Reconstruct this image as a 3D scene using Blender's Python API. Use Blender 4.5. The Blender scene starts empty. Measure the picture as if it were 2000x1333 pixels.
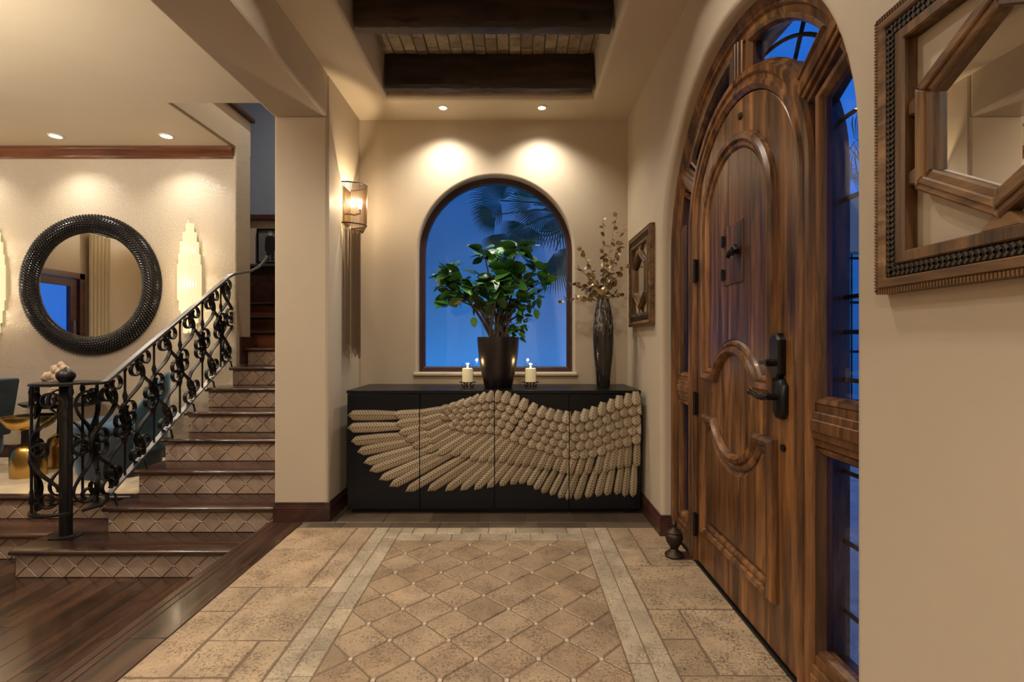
import bpy, bmesh, math, random
from mathutils import Vector, Matrix
random.seed(7)
PI = math.pi
scene = bpy.context.scene
C = scene.collection

# ------------------------------------------------------------------ camera
cam_d = bpy.data.cameras.new('camera')
cam_d.sensor_width = 36.0
cam_d.lens = 17.64
cam_d.shift_x = -0.003
cam_d.shift_y = 0.0008
cam_d.clip_start = 0.02
cam = bpy.data.objects.new('camera', cam_d)
cam.location = (0, 0, 1.15)
cam.rotation_euler = (PI / 2, 0, 0)
C.objects.link(cam)
scene.camera = cam

# ------------------------------------------------------------------ sky (blue hour), exposure
world = bpy.data.worlds.new('dusk_sky')
scene.world = world
world.use_nodes = True
wn = world.node_tree.nodes
wn['Background'].inputs['Color'].default_value = (0.024, 0.185, 0.80, 1)
wn['Background'].inputs['Strength'].default_value = 1.0
vs = scene.view_settings
vs.view_transform = 'Standard'
vs.look = 'None'
vs.gamma = 1.0
vs.use_curve_mapping = False
vs.exposure = 0.0
cy = scene.cycles
cy.adaptive_threshold = 0.02
cy.max_bounces = 8
cy.diffuse_bounces = 5
cy.glossy_bounces = 4
cy.transmission_bounces = 6
cy.transparent_max_bounces = 16
cy.sample_clamp_indirect = 4.0
cy.caustics_reflective = False
cy.caustics_refractive = False
WARM = (1.0, 0.91, 0.76)
WARM2 = (1.0, 0.78, 0.50)
P_DOWN = 9.0       # watts of one downlight

# ------------------------------------------------------------------ helpers
class MB:
    """collects shapes; build() links them as ONE mesh object"""
    def __init__(s):
        s.v = []; s.f = []; s.uv = None
    def add(s, vs_, fs_):
        b = len(s.v)
        s.v += [tuple(p) for p in vs_]
        s.f += [tuple(i + b for i in f) for f in fs_]
        return s
    def box(s, x0, x1, y0, y1, z0, z1):
        v = [(x, y, z) for z in (z0, z1) for y in (y0, y1) for x in (x0, x1)]
        return s.add(v, [(0, 2, 3, 1), (4, 5, 7, 6), (0, 1, 5, 4), (2, 6, 7, 3), (0, 4, 6, 2), (1, 3, 7, 5)])
    def obox(s, c, ax, ay, az):
        """oriented box from a centre and three half-axis vectors"""
        c = Vector(c); ax = Vector(ax); ay = Vector(ay); az = Vector(az)
        v = [c + ax * i + ay * j + az * k for k in (-1, 1) for j in (-1, 1) for i in (-1, 1)]
        return s.add(v, [(0, 2, 3, 1), (4, 5, 7, 6), (0, 1, 5, 4), (2, 6, 7, 3), (0, 4, 6, 2), (1, 3, 7, 5)])
    def tube(s, pts, r, n=8, cap=True, closed=False):
        pts = [Vector(p) for p in pts]
        m = len(pts)
        rr = r if isinstance(r, (list, tuple)) else [r] * m
        ref = None; rings = []
        for i, p in enumerate(pts):
            a = pts[(i - 1) % m] if (i > 0 or closed) else pts[0]
            b = pts[(i + 1) % m] if (i < m - 1 or closed) else pts[-1]
            t = (b - a)
            if t.length < 1e-9: t = Vector((0, 0, 1))
            t.normalize()
            if ref is None:
                ref = t.orthogonal().normalized()
            ref = (ref - t * ref.dot(t))
            if ref.length < 1e-6: ref = t.orthogonal()
            ref.normalize()
            w = t.cross(ref)
            rings.append([p + (ref * math.cos(2 * PI * k / n) + w * math.sin(2 * PI * k / n)) * rr[i] for k in range(n)])
        v = [q for ring in rings for q in ring]
        f = []
        L = m if closed else m - 1
        for i in range(L):
            j = (i + 1) % m
            for k in range(n):
                f.append((i * n + k, i * n + (k + 1) % n, j * n + (k + 1) % n, j * n + k))
        if cap and not closed:
            f.append(tuple(range(n))[::-1]); f.append(tuple((m - 1) * n + k for k in range(n)))
        return s.add(v, f)
    def lathe(s, prof, c, n=28, cap=True):
        v = []; f = []
        for (r, z) in prof:
            for k in range(n):
                a = 2 * PI * k / n
                v.append((c[0] + r * math.cos(a), c[1] + r * math.sin(a), c[2] + z))
        for i in range(len(prof) - 1):
            for k in range(n):
                f.append((i * n + k, i * n + (k + 1) % n, (i + 1) * n + (k + 1) % n, (i + 1) * n + k))
        if cap:
            f.append(tuple(range(n))[::-1]); f.append(tuple((len(prof) - 1) * n + k for k in range(n)))
        return s.add(v, f)
    def bar(s, pts, side, w, t, closed=False):
        """flat bar: rectangular section, width w along the vector(s) side, thickness t across"""
        pts = [Vector(p) for p in pts]; m = len(pts); v = []; f = []
        for i, p in enumerate(pts):
            a = pts[(i - 1) % m] if (i > 0 or closed) else pts[0]
            b = pts[(i + 1) % m] if (i < m - 1 or closed) else pts[-1]
            tg = (b - a).normalized()
            sd = Vector(side[i] if isinstance(side, list) else side)
            sd = (sd - tg * sd.dot(tg)).normalized()
            nn = tg.cross(sd).normalized()
            for (q, r_) in ((-1, -1), (1, -1), (1, 1), (-1, 1)):
                v.append(p + sd * (q * w / 2) + nn * (r_ * t / 2))
        L = m if closed else m - 1
        for i in range(L):
            j = (i + 1) % m
            for k in range(4):
                f.append((i * 4 + k, i * 4 + (k + 1) % 4, j * 4 + (k + 1) % 4, j * 4 + k))
        if not closed:
            f.append((3, 2, 1, 0)); f.append(tuple((m - 1) * 4 + k for k in range(4)))
        return s.add(v, f)
    def prism(s, poly, fn, d0, d1, inset=0.0):
        """2-D polygon through fn(u, v, d) from depth d0 to d1; inset bevels the d1 edge"""
        n = len(poly)
        if inset > 0:
            dm = d1 - math.copysign(inset, d1 - d0)
            inn = inset_poly(poly, inset)
            v = [fn(a, b, d0) for a, b in poly] + [fn(a, b, dm) for a, b in poly] + [fn(a, b, d1) for a, b in inn]
            f = [tuple(range(n))[::-1], tuple(range(2 * n, 3 * n))]
            for l in (0, 1):
                for k in range(n):
                    f.append((l * n + k, l * n + (k + 1) % n, (l + 1) * n + (k + 1) % n, (l + 1) * n + k))
        else:
            v = [fn(a, b, d0) for a, b in poly] + [fn(a, b, d1) for a, b in poly]
            f = [tuple(range(n))[::-1], tuple(range(n, 2 * n))]
            for k in range(n):
                f.append((k, (k + 1) % n, n + (k + 1) % n, n + k))
        return s.add(v, f)
    def sweep(s, path, prof, fn, closed=False):
        """2-D path, profile of (offset to the left of travel, depth) swept with mitred corners; profile is a closed loop"""
        m = len(path); n = len(prof); v = []; f = []
        P = [Vector(p) for p in path]
        for i in range(m):
            e0 = None; e1 = None
            if i > 0 or closed: e0 = (P[i] - P[(i - 1) % m]).normalized()
            if i < m - 1 or closed: e1 = (P[(i + 1) % m] - P[i]).normalized()
            if e0 is None: e0 = e1
            if e1 is None: e1 = e0
            n0 = Vector((-e0.y, e0.x)); n1 = Vector((-e1.y, e1.x))
            b = n0 + n1
            if b.length < 1e-6: b = n0.copy()
            b.normalize()
            k = 1.0 / max(0.35, b.dot(n0))
            for (o, d) in prof:
                q = P[i] + b * (o * k)
                v.append(fn(q.x, q.y, d))
        L = m if closed else m - 1
        for i in range(L):
            j = (i + 1) % m
            for k in range(n):
                f.append((i * n + k, i * n + (k + 1) % n, j * n + (k + 1) % n, j * n + k))
        if not closed:
            f.append(tuple(range(n))[::-1]); f.append(tuple((m - 1) * n + k for k in range(n)))
        return s.add(v, f)
    def build(s, name, mat, parent=None, smooth=None, bevel=0.0, kind=None):
        me = bpy.data.meshes.new(name)
        me.from_pydata(s.v, [], s.f)
        if s.uv is not None:
            ul = me.uv_layers.new(name='UVMap')
            for lp in me.loops:
                ul.data[lp.index].uv = s.uv[lp.vertex_index]
        bm = bmesh.new(); bm.from_mesh(me)
        bmesh.ops.recalc_face_normals(bm, faces=bm.faces)
        bm.to_mesh(me); bm.free()
        if smooth:
            me.shade_smooth()
            me.set_sharp_from_angle(angle=math.radians(smooth))
        return link(name, me, mat, parent, bevel, kind)

def link(name, me, mat, parent=None, bevel=0.0, kind=None):
    o = bpy.data.objects.new(name, me)
    if mat is not None and len(me.materials) == 0: me.materials.append(mat)
    C.objects.link(o)
    if parent is not None:
        o.parent = parent
        o.matrix_parent_inverse = BASE.get(parent.name, Matrix.Identity(4)).inverted()
    if bevel > 0:
        md = o.modifiers.new('bevel', 'BEVEL'); md.width = bevel; md.segments = 2; md.limit_method = 'ANGLE'
    if kind: o['kind'] = kind
    return o
BASE = {}
def tag(o, label, cat, group=None, kind=None):
    o['label'] = label; o['category'] = cat
    if group: o['group'] = group
    if kind: o['kind'] = kind
    return o
def thing(name, label, cat, loc=(0, 0, 0), group=None, kind=None):
    o = bpy.data.objects.new(name, None)
    o.empty_display_size = 0.1
    o.location = loc
    C.objects.link(o)
    BASE[o.name] = Matrix.Translation(loc)
    return tag(o, label, cat, group, kind)
def inset_poly(poly, d):
    n = len(poly)
    area = sum(poly[i][0] * poly[(i + 1) % n][1] - poly[(i + 1) % n][0] * poly[i][1] for i in range(n))
    sg = 1 if area > 0 else -1
    out = []
    for i in range(n):
        p0 = Vector(poly[i - 1]); p1 = Vector(poly[i]); p2 = Vector(poly[(i + 1) % n])
        e0 = (p1 - p0).normalized(); e1 = (p2 - p1).normalized()
        b = Vector((-e0.y - e1.y, e0.x + e1.x)) * sg
        if b.length < 1e-6: b = Vector((-e0.y, e0.x)) * sg
        b.normalize()
        k = 1.0 / max(0.4, b.dot(Vector((-e0.y, e0.x)) * sg))
        q = p1 + b * d * k
        out.append((q.x, q.y))
    return out
def clip_rect(poly, x0, x1, y0, y1):
    def cl(pl, inside, cut):
        out = []
        for i in range(len(pl)):
            a, b = pl[i - 1], pl[i]
            ia, ib = inside(a), inside(b)
            if ib:
                if not ia: out.append(cut(a, b))
                out.append(b)
            elif ia: out.append(cut(a, b))
        return out
    def cx(X): return lambda a, b: (X, a[1] + (b[1] - a[1]) * (X - a[0]) / (b[0] - a[0]))
    def cyy(Y): return lambda a, b: (a[0] + (b[0] - a[0]) * (Y - a[1]) / (b[1] - a[1]), Y)
    for ins, c in ((lambda p: p[0] >= x0, cx(x0)), (lambda p: p[0] <= x1, cx(x1)), (lambda p: p[1] >= y0, cyy(y0)), (lambda p: p[1] <= y1, cyy(y1))):
        if not poly: return poly
        poly = cl(poly, ins, c)
    out = []
    for p in poly:
        if not out or (abs(p[0] - out[-1][0]) + abs(p[1] - out[-1][1])) > 1e-5: out.append(p)
    if len(out) > 1 and abs(out[0][0] - out[-1][0]) + abs(out[0][1] - out[-1][1]) < 1e-5: out.pop()
    return out
def parea(p): return abs(sum(p[i][0] * p[(i + 1) % len(p)][1] - p[(i + 1) % len(p)][0] * p[i][1] for i in range(len(p)))) / 2
def arc(cx, cz, r, a0, a1, n):
    return [(cx + r * math.cos(math.radians(a0 + (a1 - a0) * i / n)), cz + r * math.sin(math.radians(a0 + (a1 - a0) * i / n))) for i in range(n + 1)]
FLOORMAP = lambda u, v, d: (u, v, d)
XMAP = lambda u, v, d: (d, u, v)          # plane across X: u = y, v = z
YMAP = lambda u, v, d: (u, d, v)          # plane across Y: u = x, v = z
def P(x, y, D):
    """a point of the place at depth D, read off the photograph while measuring"""
    return Vector(((x - 1006) / 980 * D, D, 1.15 - (y - 668) / 980 * D))

# ------------------------------------------------------------------ materials
def newmat(name):
    m = bpy.data.materials.new(name); m.use_nodes = True
    t = m.node_tree
    return m, t, t.nodes['Principled BSDF']
def nd(t, typ, **kw):
    n = t.nodes.new(typ)
    for k, v in kw.items():
        if k in n.inputs: n.inputs[k].default_value = v
        else: setattr(n, k, v)
    return n
def ramp(t, fac, stops):
    r = t.nodes.new('ShaderNodeValToRGB')
    e = r.color_ramp.elements
    while len(e) < len(stops): e.new(0.5)
    for el, (p, c) in zip(e, stops):
        el.position = p; el.color = (c[0], c[1], c[2], 1) if not isinstance(c, (int, float)) else (c, c, c, 1)
    t.links.new(fac, r.inputs[0])
    return r.outputs['Color']
def mixc(t, fac, a, b, mode='MIX'):
    m = t.nodes.new('ShaderNodeMix'); m.data_type = 'RGBA'; m.blend_type = mode
    for s, v in ((m.inputs[0], fac), (m.inputs[6], a), (m.inputs[7], b)):
        if hasattr(v, 'is_output'): t.links.new(v, s)
        elif isinstance(v, (int, float)): s.default_value = v
        else: s.default_value = (v[0], v[1], v[2], 1)
    return m.outputs[2]
def coords(t, scale=(1, 1, 1), kind='Object', rot=(0, 0, 0)):
    c = t.nodes.new('ShaderNodeTexCoord'); mp = t.nodes.new('ShaderNodeMapping')
    mp.inputs['Scale'].default_value = scale; mp.inputs['Rotation'].default_value = rot
    t.links.new(c.outputs[kind], mp.inputs[0])
    return mp.outputs[0]
def noise(t, vec, scale, detail=4, rough=0.55, dist=0.0):
    n = nd(t, 'ShaderNodeTexNoise', Scale=scale, Detail=detail, Roughness=rough, Distortion=dist)
    t.links.new(vec, n.inputs['Vector'])
    return n.outputs['Fac']
def bump(t, b, h, strength=0.3, distance=0.01):
    bn = nd(t, 'ShaderNodeBump', Strength=strength, Distance=distance)
    t.links.new(h, bn.inputs['Height']); t.links.new(bn.outputs[0], b.inputs['Normal'])
def plain(name, col, rough=0.5, metal=0.0, **kw):
    m, t, b = newmat(name)
    b.inputs['Base Color'].default_value = (*col, 1)
    b.inputs['Roughness'].default_value = rough; b.inputs['Metallic'].default_value = metal
    for k, v in kw.items(): b.inputs[k].default_value = v
    v = coords(t)
    n = noise(t, v, 30)
    t.links.new(mixc(t, 0.25, col, mixc(t, n, [c * 0.6 for c in col], [min(1, c * 1.4) for c in col])), b.inputs['Base Color'])
    return m
def plaster(name, c, rough=0.6, bs=0.12, spec=0.3):
    m, t, b = newmat(name)
    v = coords(t)
    n1 = noise(t, v, 1.6, 5); n2 = noise(t, v, 9, 6); n3 = noise(t, v, 60, 3)
    col = mixc(t, n1, [x * 0.90 for x in c], [min(1, x * 1.08) for x in c])
    t.links.new(col, b.inputs['Base Color'])
    b.inputs['Roughness'].default_value = rough
    b.inputs['Specular IOR Level'].default_value = spec
    a = nd(t, 'ShaderNodeMath', operation='MULTIPLY_ADD'); a.inputs[1].default_value = 0.25
    t.links.new(n3, a.inputs[0]); t.links.new(n2, a.inputs[2])
    bump(t, b, a.outputs[0], bs, 0.01)
    return m
def wood(name, c_lo, c_mid, c_hi, axis='Z', rough=0.35, fine=60, streak=True, coat=0.0, bs=0.15):
    m, t, b = newmat(name)
    sc = {'X': (1.2, fine * 0.35, fine * 0.35), 'Y': (fine * 0.35, 1.2, fine * 0.35), 'Z': (fine * 0.35, fine * 0.35, 1.2)}[axis]
    v = coords(t, sc)
    oi = t.nodes.new('ShaderNodeObjectInfo')
    ad = nd(t, 'ShaderNodeVectorMath', operation='ADD')
    sc2 = nd(t, 'ShaderNodeVectorMath', operation='SCALE'); 
    cmb = t.nodes.new('ShaderNodeCombineXYZ')
    for i in range(3): t.links.new(oi.outputs['Random'], cmb.inputs[i])
    sc2.inputs['Scale'].default_value = 37.0
    t.links.new(cmb.outputs[0], sc2.inputs[0]); t.links.new(v, ad.inputs[0]); t.links.new(sc2.outputs[0], ad.inputs[1])
    n1 = noise(t, ad.outputs[0], 1.0, 6, 0.6, 0.6)
    col = ramp(t, n1, [(0.34, c_lo), (0.5, c_mid), (0.66, c_hi)])
    br = nd(t, 'ShaderNodeMapRange'); br.inputs['To Min'].default_value = 0.75; br.inputs['To Max'].default_value = 1.2
    t.links.new(oi.outputs['Random'], br.inputs['Value'])
    hv = nd(t, 'ShaderNodeHueSaturation'); t.links.new(br.outputs[0], hv.inputs['Value']); t.links.new(col, hv.inputs['Color'])
    col = hv.outputs['Color']
    if streak:
        s2 = {'X': (1.9, 22, 22), 'Y': (22, 1.9, 22), 'Z': (22, 22, 1.9)}[axis]
        n2 = noise(t, coords(t, s2), 1.0, 7, 0.7, 0.4)
        k = ramp(t, n2, [(0.50, 0.0), (0.66, 0.88)])
        col = mixc(t, k, col, [x * 0.22 for x in c_lo])
    t.links.new(col, b.inputs['Base Color'])
    b.inputs['Roughness'].default_value = rough
    b.inputs['Coat Weight'].default_value = coat; b.inputs['Coat Roughness'].default_value = 0.12
    bump(t, b, n1, bs, 0.004)
    return m
def stone(name, stops, rough=0.5, pits=0.6, scale=1.0, bs=0.35):
    """travertine: one tone per tile (object random) with clouds and pits"""
    m, t, b = newmat(name)
    v = coords(t)
    oi = t.nodes.new('ShaderNodeObjectInfo')
    base = ramp(t, oi.outputs['Random'], stops)
    n1 = noise(t, v, 5 * scale, 6, 0.65, 0.5)
    cl = ramp(t, n1, [(0.3, 0.72), (0.5, 1.0), (0.7, 1.22)])
    col = mixc(t, 1.0, base, cl, 'MULTIPLY')
    n2 = noise(t, coords(t, (1, 1.0, 1)), 95 * scale, 5, 0.7, 0.8)
    n4 = noise(t, v, 7 * scale, 3)
    sm = nd(t, 'ShaderNodeMath', operation='MULTIPLY_ADD'); sm.inputs[1].default_value = 0.35
    t.links.new(n4, sm.inputs[0]); t.links.new(n2, sm.inputs[2])
    pit = ramp(t, sm.outputs[0], [(0.69, 0.0), (0.77, 1.0)])
    f = nd(t, 'ShaderNodeMath', operation='MULTIPLY'); f.inputs[1].default_value = pits
    t.links.new(pit, f.inputs[0])
    col = mixc(t, f.outputs[0], col, [0.09, 0.055, 0.03])
    t.links.new(col, b.inputs['Base Color'])
    b.inputs['Roughness'].default_value = rough
    iv = nd(t, 'ShaderNodeMath', operation='SUBTRACT'); iv.inputs[0].default_value = 1.0
    t.links.new(f.outputs[0], iv.inputs[1])
    bump(t, b, iv.outputs[0], bs, 0.003)
    return m
def glass(name, tint=(0.93, 0.96, 0.98), gloss=1.0):
    m = bpy.data.materials.new(name); m.use_nodes = True; t = m.node_tree
    t.nodes.remove(t.nodes['Principled BSDF'])
    tr = t.nodes.new('ShaderNodeBsdfTransparent'); tr.inputs[0].default_value = (*tint, 1)
    gl = nd(t, 'ShaderNodeBsdfGlossy', Roughness=0.0)
    lw = nd(t, 'ShaderNodeLayerWeight', Blend=0.5)
    fr = nd(t, 'ShaderNodeMath', operation='POWER'); fr.inputs[1].default_value = 4.0
    t.links.new(lw.outputs['Facing'], fr.inputs[0])
    mu = nd(t, 'ShaderNodeMath', operation='MULTIPLY_ADD'); mu.inputs[1].default_value = 0.55 * gloss; mu.inputs[2].default_value = 0.022 * gloss
    mx = t.nodes.new('ShaderNodeMixShader')
    t.links.new(fr.outputs[0], mu.inputs[0]); t.links.new(mu.outputs[0], mx.inputs[0])
    t.links.new(tr.outputs[0], mx.inputs[1]); t.links.new(gl.outputs[0], mx.inputs[2])
    t.links.new(mx.outputs[0], t.nodes['Material Output'].inputs[0])
    return m
def emit(name, col, strength):
    m, t, b = newmat(name)
    b.inputs['Base Color'].default_value = (*col, 1)
    b.inputs['Emission Color'].default_value = (*col, 1); b.inputs['Emission Strength'].default_value = strength
    return m

WALLC = (0.50, 0.415, 0.315)
M = {}
M['wall'] = plaster('cream_plaster', WALLC, 0.55, 0.10)
M['ceil'] = plaster('ceiling_plaster', (0.56, 0.465, 0.345), 0.6, 0.05)
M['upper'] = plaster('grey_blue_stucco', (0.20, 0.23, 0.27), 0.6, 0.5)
M['garden'] = plaster('white_stucco', (0.80, 0.80, 0.82), 0.8, 0.1)
M['porch'] = plaster('porch_stucco', (0.62, 0.50, 0.32), 0.8, 0.2)
m, t, b = newmat('shimmer_wallpaper')
v = coords(t)
vo = nd(t, 'ShaderNodeTexVoronoi', Scale=95.0); t.links.new(v, vo.inputs['Vector'])
c1 = mixc(t, noise(t, v, 120, 3), (0.47, 0.40, 0.31), (0.62, 0.54, 0.43))
t.links.new(c1, b.inputs['Base Color']); b.inputs['Roughness'].default_value = 0.27; b.inputs['Specular IOR Level'].default_value = 0.9
bump(t, b, vo.outputs['Distance'], 0.5, 0.006)
M['paper'] = m
M['grout'] = plain('brown_grout', (0.15, 0.10, 0.065), 0.9)
M['trav'] = stone('travertine', [(0.0, (0.30, 0.215, 0.135)), (0.35, (0.40, 0.295, 0.19)), (0.7, (0.36, 0.25, 0.155)), (1.0, (0.44, 0.33, 0.22))], 0.42, 0.75)
M['travd'] = stone('travertine_diamond', [(0.0, (0.245, 0.165, 0.102)), (0.35, (0.33, 0.235, 0.147)), (0.7, (0.285, 0.19, 0.115)), (1.0, (0.37, 0.265, 0.17))], 0.42, 0.7)
M['mosaic'] = stone('travertine_border', [(0.0, (0.31, 0.245, 0.172)), (0.5, (0.37, 0.30, 0.212)), (1.0, (0.42, 0.335, 0.232))], 0.45, 0.55)
M['dot'] = plain('cream_inset', (0.46, 0.38, 0.28), 0.4)
M['slate'] = stone('brown_slate', [(0.0, (0.075, 0.052, 0.036)), (1.0, (0.12, 0.082, 0.055))], 0.4, 0.2)
M['rtile'] = stone('riser_tile', [(0.0, (0.29, 0.205, 0.155)), (0.5, (0.36, 0.265, 0.205)), (1.0, (0.33, 0.225, 0.155))], 0.38, 0.15, 0.8, 0.15)
M['cream'] = stone('cream_travertine', [(0.0, (0.62, 0.50, 0.33)), (1.0, (0.70, 0.57, 0.40))], 0.3, 0.1)
M['brick'] = stone('ceiling_brick', [(0.0, (0.26, 0.20, 0.145)), (0.5, (0.36, 0.285, 0.20)), (1.0, (0.45, 0.36, 0.26))], 0.8, 0.8, 1.8)
M['mortar'] = plain('pale_mortar', (0.40, 0.335, 0.25), 0.9)
M['paver'] = stone('courtyard_paver', [(0.0, (0.55, 0.53, 0.50)), (1.0, (0.60, 0.58, 0.55))], 0.5, 0.3)
M['floorwood'] = wood('dark_floor_wood', (0.020, 0.011, 0.007), (0.045, 0.022, 0.013), (0.075, 0.036, 0.020), 'Y', 0.22, 60, False, 0.3, 0.1)
M['treadwood'] = wood('dark_tread_wood', (0.022, 0.011, 0.008), (0.045, 0.021, 0.014), (0.08, 0.036, 0.022), 'X', 0.22, 60, False, 0.3, 0.1)
M['trim'] = wood('red_brown_trim', (0.09, 0.030, 0.014), (0.17, 0.060, 0.026), (0.25, 0.095, 0.042), 'X', 0.3, 40, False, 0.2)
M['base'] = wood('mahogany_baseboard', (0.030, 0.011, 0.009), (0.050, 0.018, 0.014), (0.075, 0.028, 0.021), 'Y', 0.35, 40, False)
M['doorwood'] = wood('knotty_door_wood', (0.038, 0.015, 0.006), (0.120, 0.049, 0.016), (0.27, 0.118, 0.038), 'Z', 0.36, 42, True, 0.05)
M['beam'] = wood('hewn_beam_wood', (0.010, 0.006, 0.004), (0.026, 0.013, 0.008), (0.070, 0.036, 0.020), 'X', 0.62, 25, False, 0.0, 0.8)
M['frame'] = wood('reclaimed_frame_wood', (0.055, 0.026, 0.010), (0.145, 0.072, 0.027), (0.26, 0.138, 0.055), 'Z', 0.4, 60, True)
M['framey'] = wood('reclaimed_frame_wood_rail', (0.055, 0.026, 0.010), (0.145, 0.072, 0.027), (0.26, 0.138, 0.055), 'Y', 0.4, 60, True)
M['carved'] = plain('dark_carved_wood', (0.035, 0.024, 0.016), 0.4)
M['winframe'] = plain('burgundy_window_frame', (0.045, 0.018, 0.015), 0.4)
M['black'] = plain('black_lacquer', (0.0045, 0.0055, 0.008), 0.30, 0.0, **{'Specular IOR Level': 0.25})
M['iron'] = plain('wrought_iron', (0.012, 0.010, 0.009), 0.38, 0.4)
M['rail'] = plain('rail_iron', (0.20, 0.195, 0.195), 0.38, 0.8)
M['bronze'] = plain('black_bronze', (0.010, 0.009, 0.009), 0.35, 0.5)
M['urnm'] = plain('old_bronze', (0.045, 0.030, 0.020), 0.45, 0.7)
M['gold'] = plain('brushed_gold', (0.50, 0.33, 0.10), 0.24, 1.0)
M['mirror'] = plain('mirror_glass', (0.86, 0.86, 0.85), 0.0, 1.0)
M['mirror'].node_tree.nodes['Principled BSDF'].inputs['Roughness'].default_value = 0.0
for l in list(M['mirror'].node_tree.links):
    if l.to_socket.name == 'Base Color': M['mirror'].node_tree.links.remove(l)
M['glass'] = glass('window_glass')
M['doorglass'] = glass('door_glass', (0.86, 0.90, 0.93))
M['clear'] = glass('clear_glass', (0.96, 0.98, 0.97), 0.8)
M['white'] = plain('white_fixture', (0.8, 0.75, 0.66), 0.5)
M['lamp'] = emit('downlight_glow', (1.0, 0.88, 0.68), 22.0)
M['bulb'] = emit('bulb_glow', (1.0, 0.74, 0.42), 30.0)
M['flame'] = emit('candle_flame', (1.0, 0.72, 0.30), 18.0)
m, t, b = newmat('candle_wax')
b.inputs['Base Color'].default_value = (0.82, 0.68, 0.46, 1); b.inputs['Roughness'].default_value = 0.5
b.inputs['Subsurface Weight'].default_value = 0.4; b.inputs['Subsurface Radius'].default_value = (0.02, 0.012, 0.006)
b.inputs['Emission Color'].default_value = (1.0, 0.72, 0.38, 1); b.inputs['Emission Strength'].default_value = 0.25
M['wax'] = m
def velvet(name, c):
    m, t, b = newmat(name)
    n = noise(t, coords(t), 7, 5, 0.6, 0.5)
    t.links.new(ramp(t, n, [(0.35, [x * 0.6 for x in c]), (0.65, [x * 1.7 for x in c])]), b.inputs['Base Color'])
    b.inputs['Roughness'].default_value = 0.75
    b.inputs['Sheen Weight'].default_value = 0.6; b.inputs['Sheen Roughness'].default_value = 0.35
    b.inputs['Sheen Tint'].default_value = (0.45, 0.65, 0.85, 1)
    return m
M['velvet'] = velvet('teal_velvet', (0.018, 0.050, 0.080))
M['velvetd'] = velvet('navy_velvet', (0.008, 0.018, 0.032))
def leafmat(name, c1, c2, rough=0.35, metal=0.0):
    m, t, b = newmat(name)
    oi = t.nodes.new('ShaderNodeObjectInfo')
    t.links.new(ramp(t, oi.outputs['Random'], [(0.0, c1), (1.0, c2)]), b.inputs['Base Color'])
    b.inputs['Roughness'].default_value = rough; b.inputs['Metallic'].default_value = metal
    return m
M['leaf'] = leafmat('green_leaf', (0.012, 0.055, 0.016), (0.095, 0.300, 0.050), 0.36)
M['palm'] = leafmat('palm_leaf', (0.04, 0.12, 0.07), (0.09, 0.24, 0.12), 0.5)
M['coin'] = leafmat('gold_leaf', (0.20, 0.13, 0.06), (0.55, 0.42, 0.24), 0.35, 0.5)
M['twig'] = plain('gold_twig', (0.30, 0.20, 0.10), 0.45, 0.4)
M['stem'] = plain('brown_stem', (0.085, 0.055, 0.035), 0.7)
M['pot'] = plain('black_brown_pot', (0.013, 0.009, 0.008), 0.30)
M['pebble'] = plain('white_pebble', (0.55, 0.52, 0.48), 0.6)
M['curtain'] = plain('ivory_curtain', (0.55, 0.47, 0.34), 0.8)
M['coral'] = plain('cream_coral', (0.55, 0.42, 0.30), 0.7)
# carved feathers: barb lines drawn along the feather (UV.x across, UV.y metres along)
def feathermat(name, pitch, k, groove):
    m, t, b = newmat(name)
    uv = t.nodes.new('ShaderNodeUVMap'); sp = t.nodes.new('ShaderNodeSeparateXYZ'); t.links.new(uv.outputs[0], sp.inputs[0])
    ab = nd(t, 'ShaderNodeMath', operation='ABSOLUTE'); t.links.new(sp.outputs[0], ab.inputs[0])
    a1 = nd(t, 'ShaderNodeMath', operation='MULTIPLY'); a1.inputs[1].default_value = -k; t.links.new(ab.outputs[0], a1.inputs[0])
    a2 = nd(t, 'ShaderNodeMath', operation='MULTIPLY_ADD'); a2.inputs[1].default_value = 1.0 / pitch
    t.links.new(sp.outputs[1], a2.inputs[0]); t.links.new(a1.outputs[0], a2.inputs[2])
    tp = nd(t, 'ShaderNodeMath', operation='MULTIPLY'); tp.inputs[1].default_value = 2 * PI; t.links.new(a2.outputs[0], tp.inputs[0])
    sn = nd(t, 'ShaderNodeMath', operation='SINE'); t.links.new(tp.outputs[0], sn.inputs[0])
    mr = nd(t, 'ShaderNodeMapRange'); mr.inputs['From Min'].default_value = -1.0; t.links.new(sn.outputs[0], mr.inputs['Value'])
    edge = ramp(t, ab.outputs[0], [(0.80, 1.0), (0.97, 0.0)])
    g = ramp(t, mr.outputs[0], [(0.04, 0.0), (0.30, 1.0)])      # 0 in the groove
    mid = ramp(t, ab.outputs[0], [(0.02, 0.0), (0.10, 1.0)])
    gm = mixc(t, 1.0, mixc(t, 1.0, g, mid, 'MULTIPLY'), edge, 'MULTIPLY')
    oi = t.nodes.new('ShaderNodeObjectInfo')
    base = ramp(t, oi.outputs['Random'], [(0.0, (0.33, 0.258, 0.17)), (1.0, (0.46, 0.375, 0.26))])
    col = mixc(t, gm, groove, base)
    col = mixc(t, edge, (0.070, 0.045, 0.025), col)
    t.links.new(col, b.inputs['Base Color'])
    b.inputs['Roughness'].default_value = 0.42; b.inputs['Metallic'].default_value = 0.25
    bump(t, b, gm, 0.5, 0.0015)
    return m
M['feather'] = feathermat('carved_quill', 0.0185, 1.3, (0.105, 0.070, 0.040))
M['covert'] = feathermat('carved_covert', 0.0200, 1.5, (0.19, 0.14, 0.088))
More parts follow.
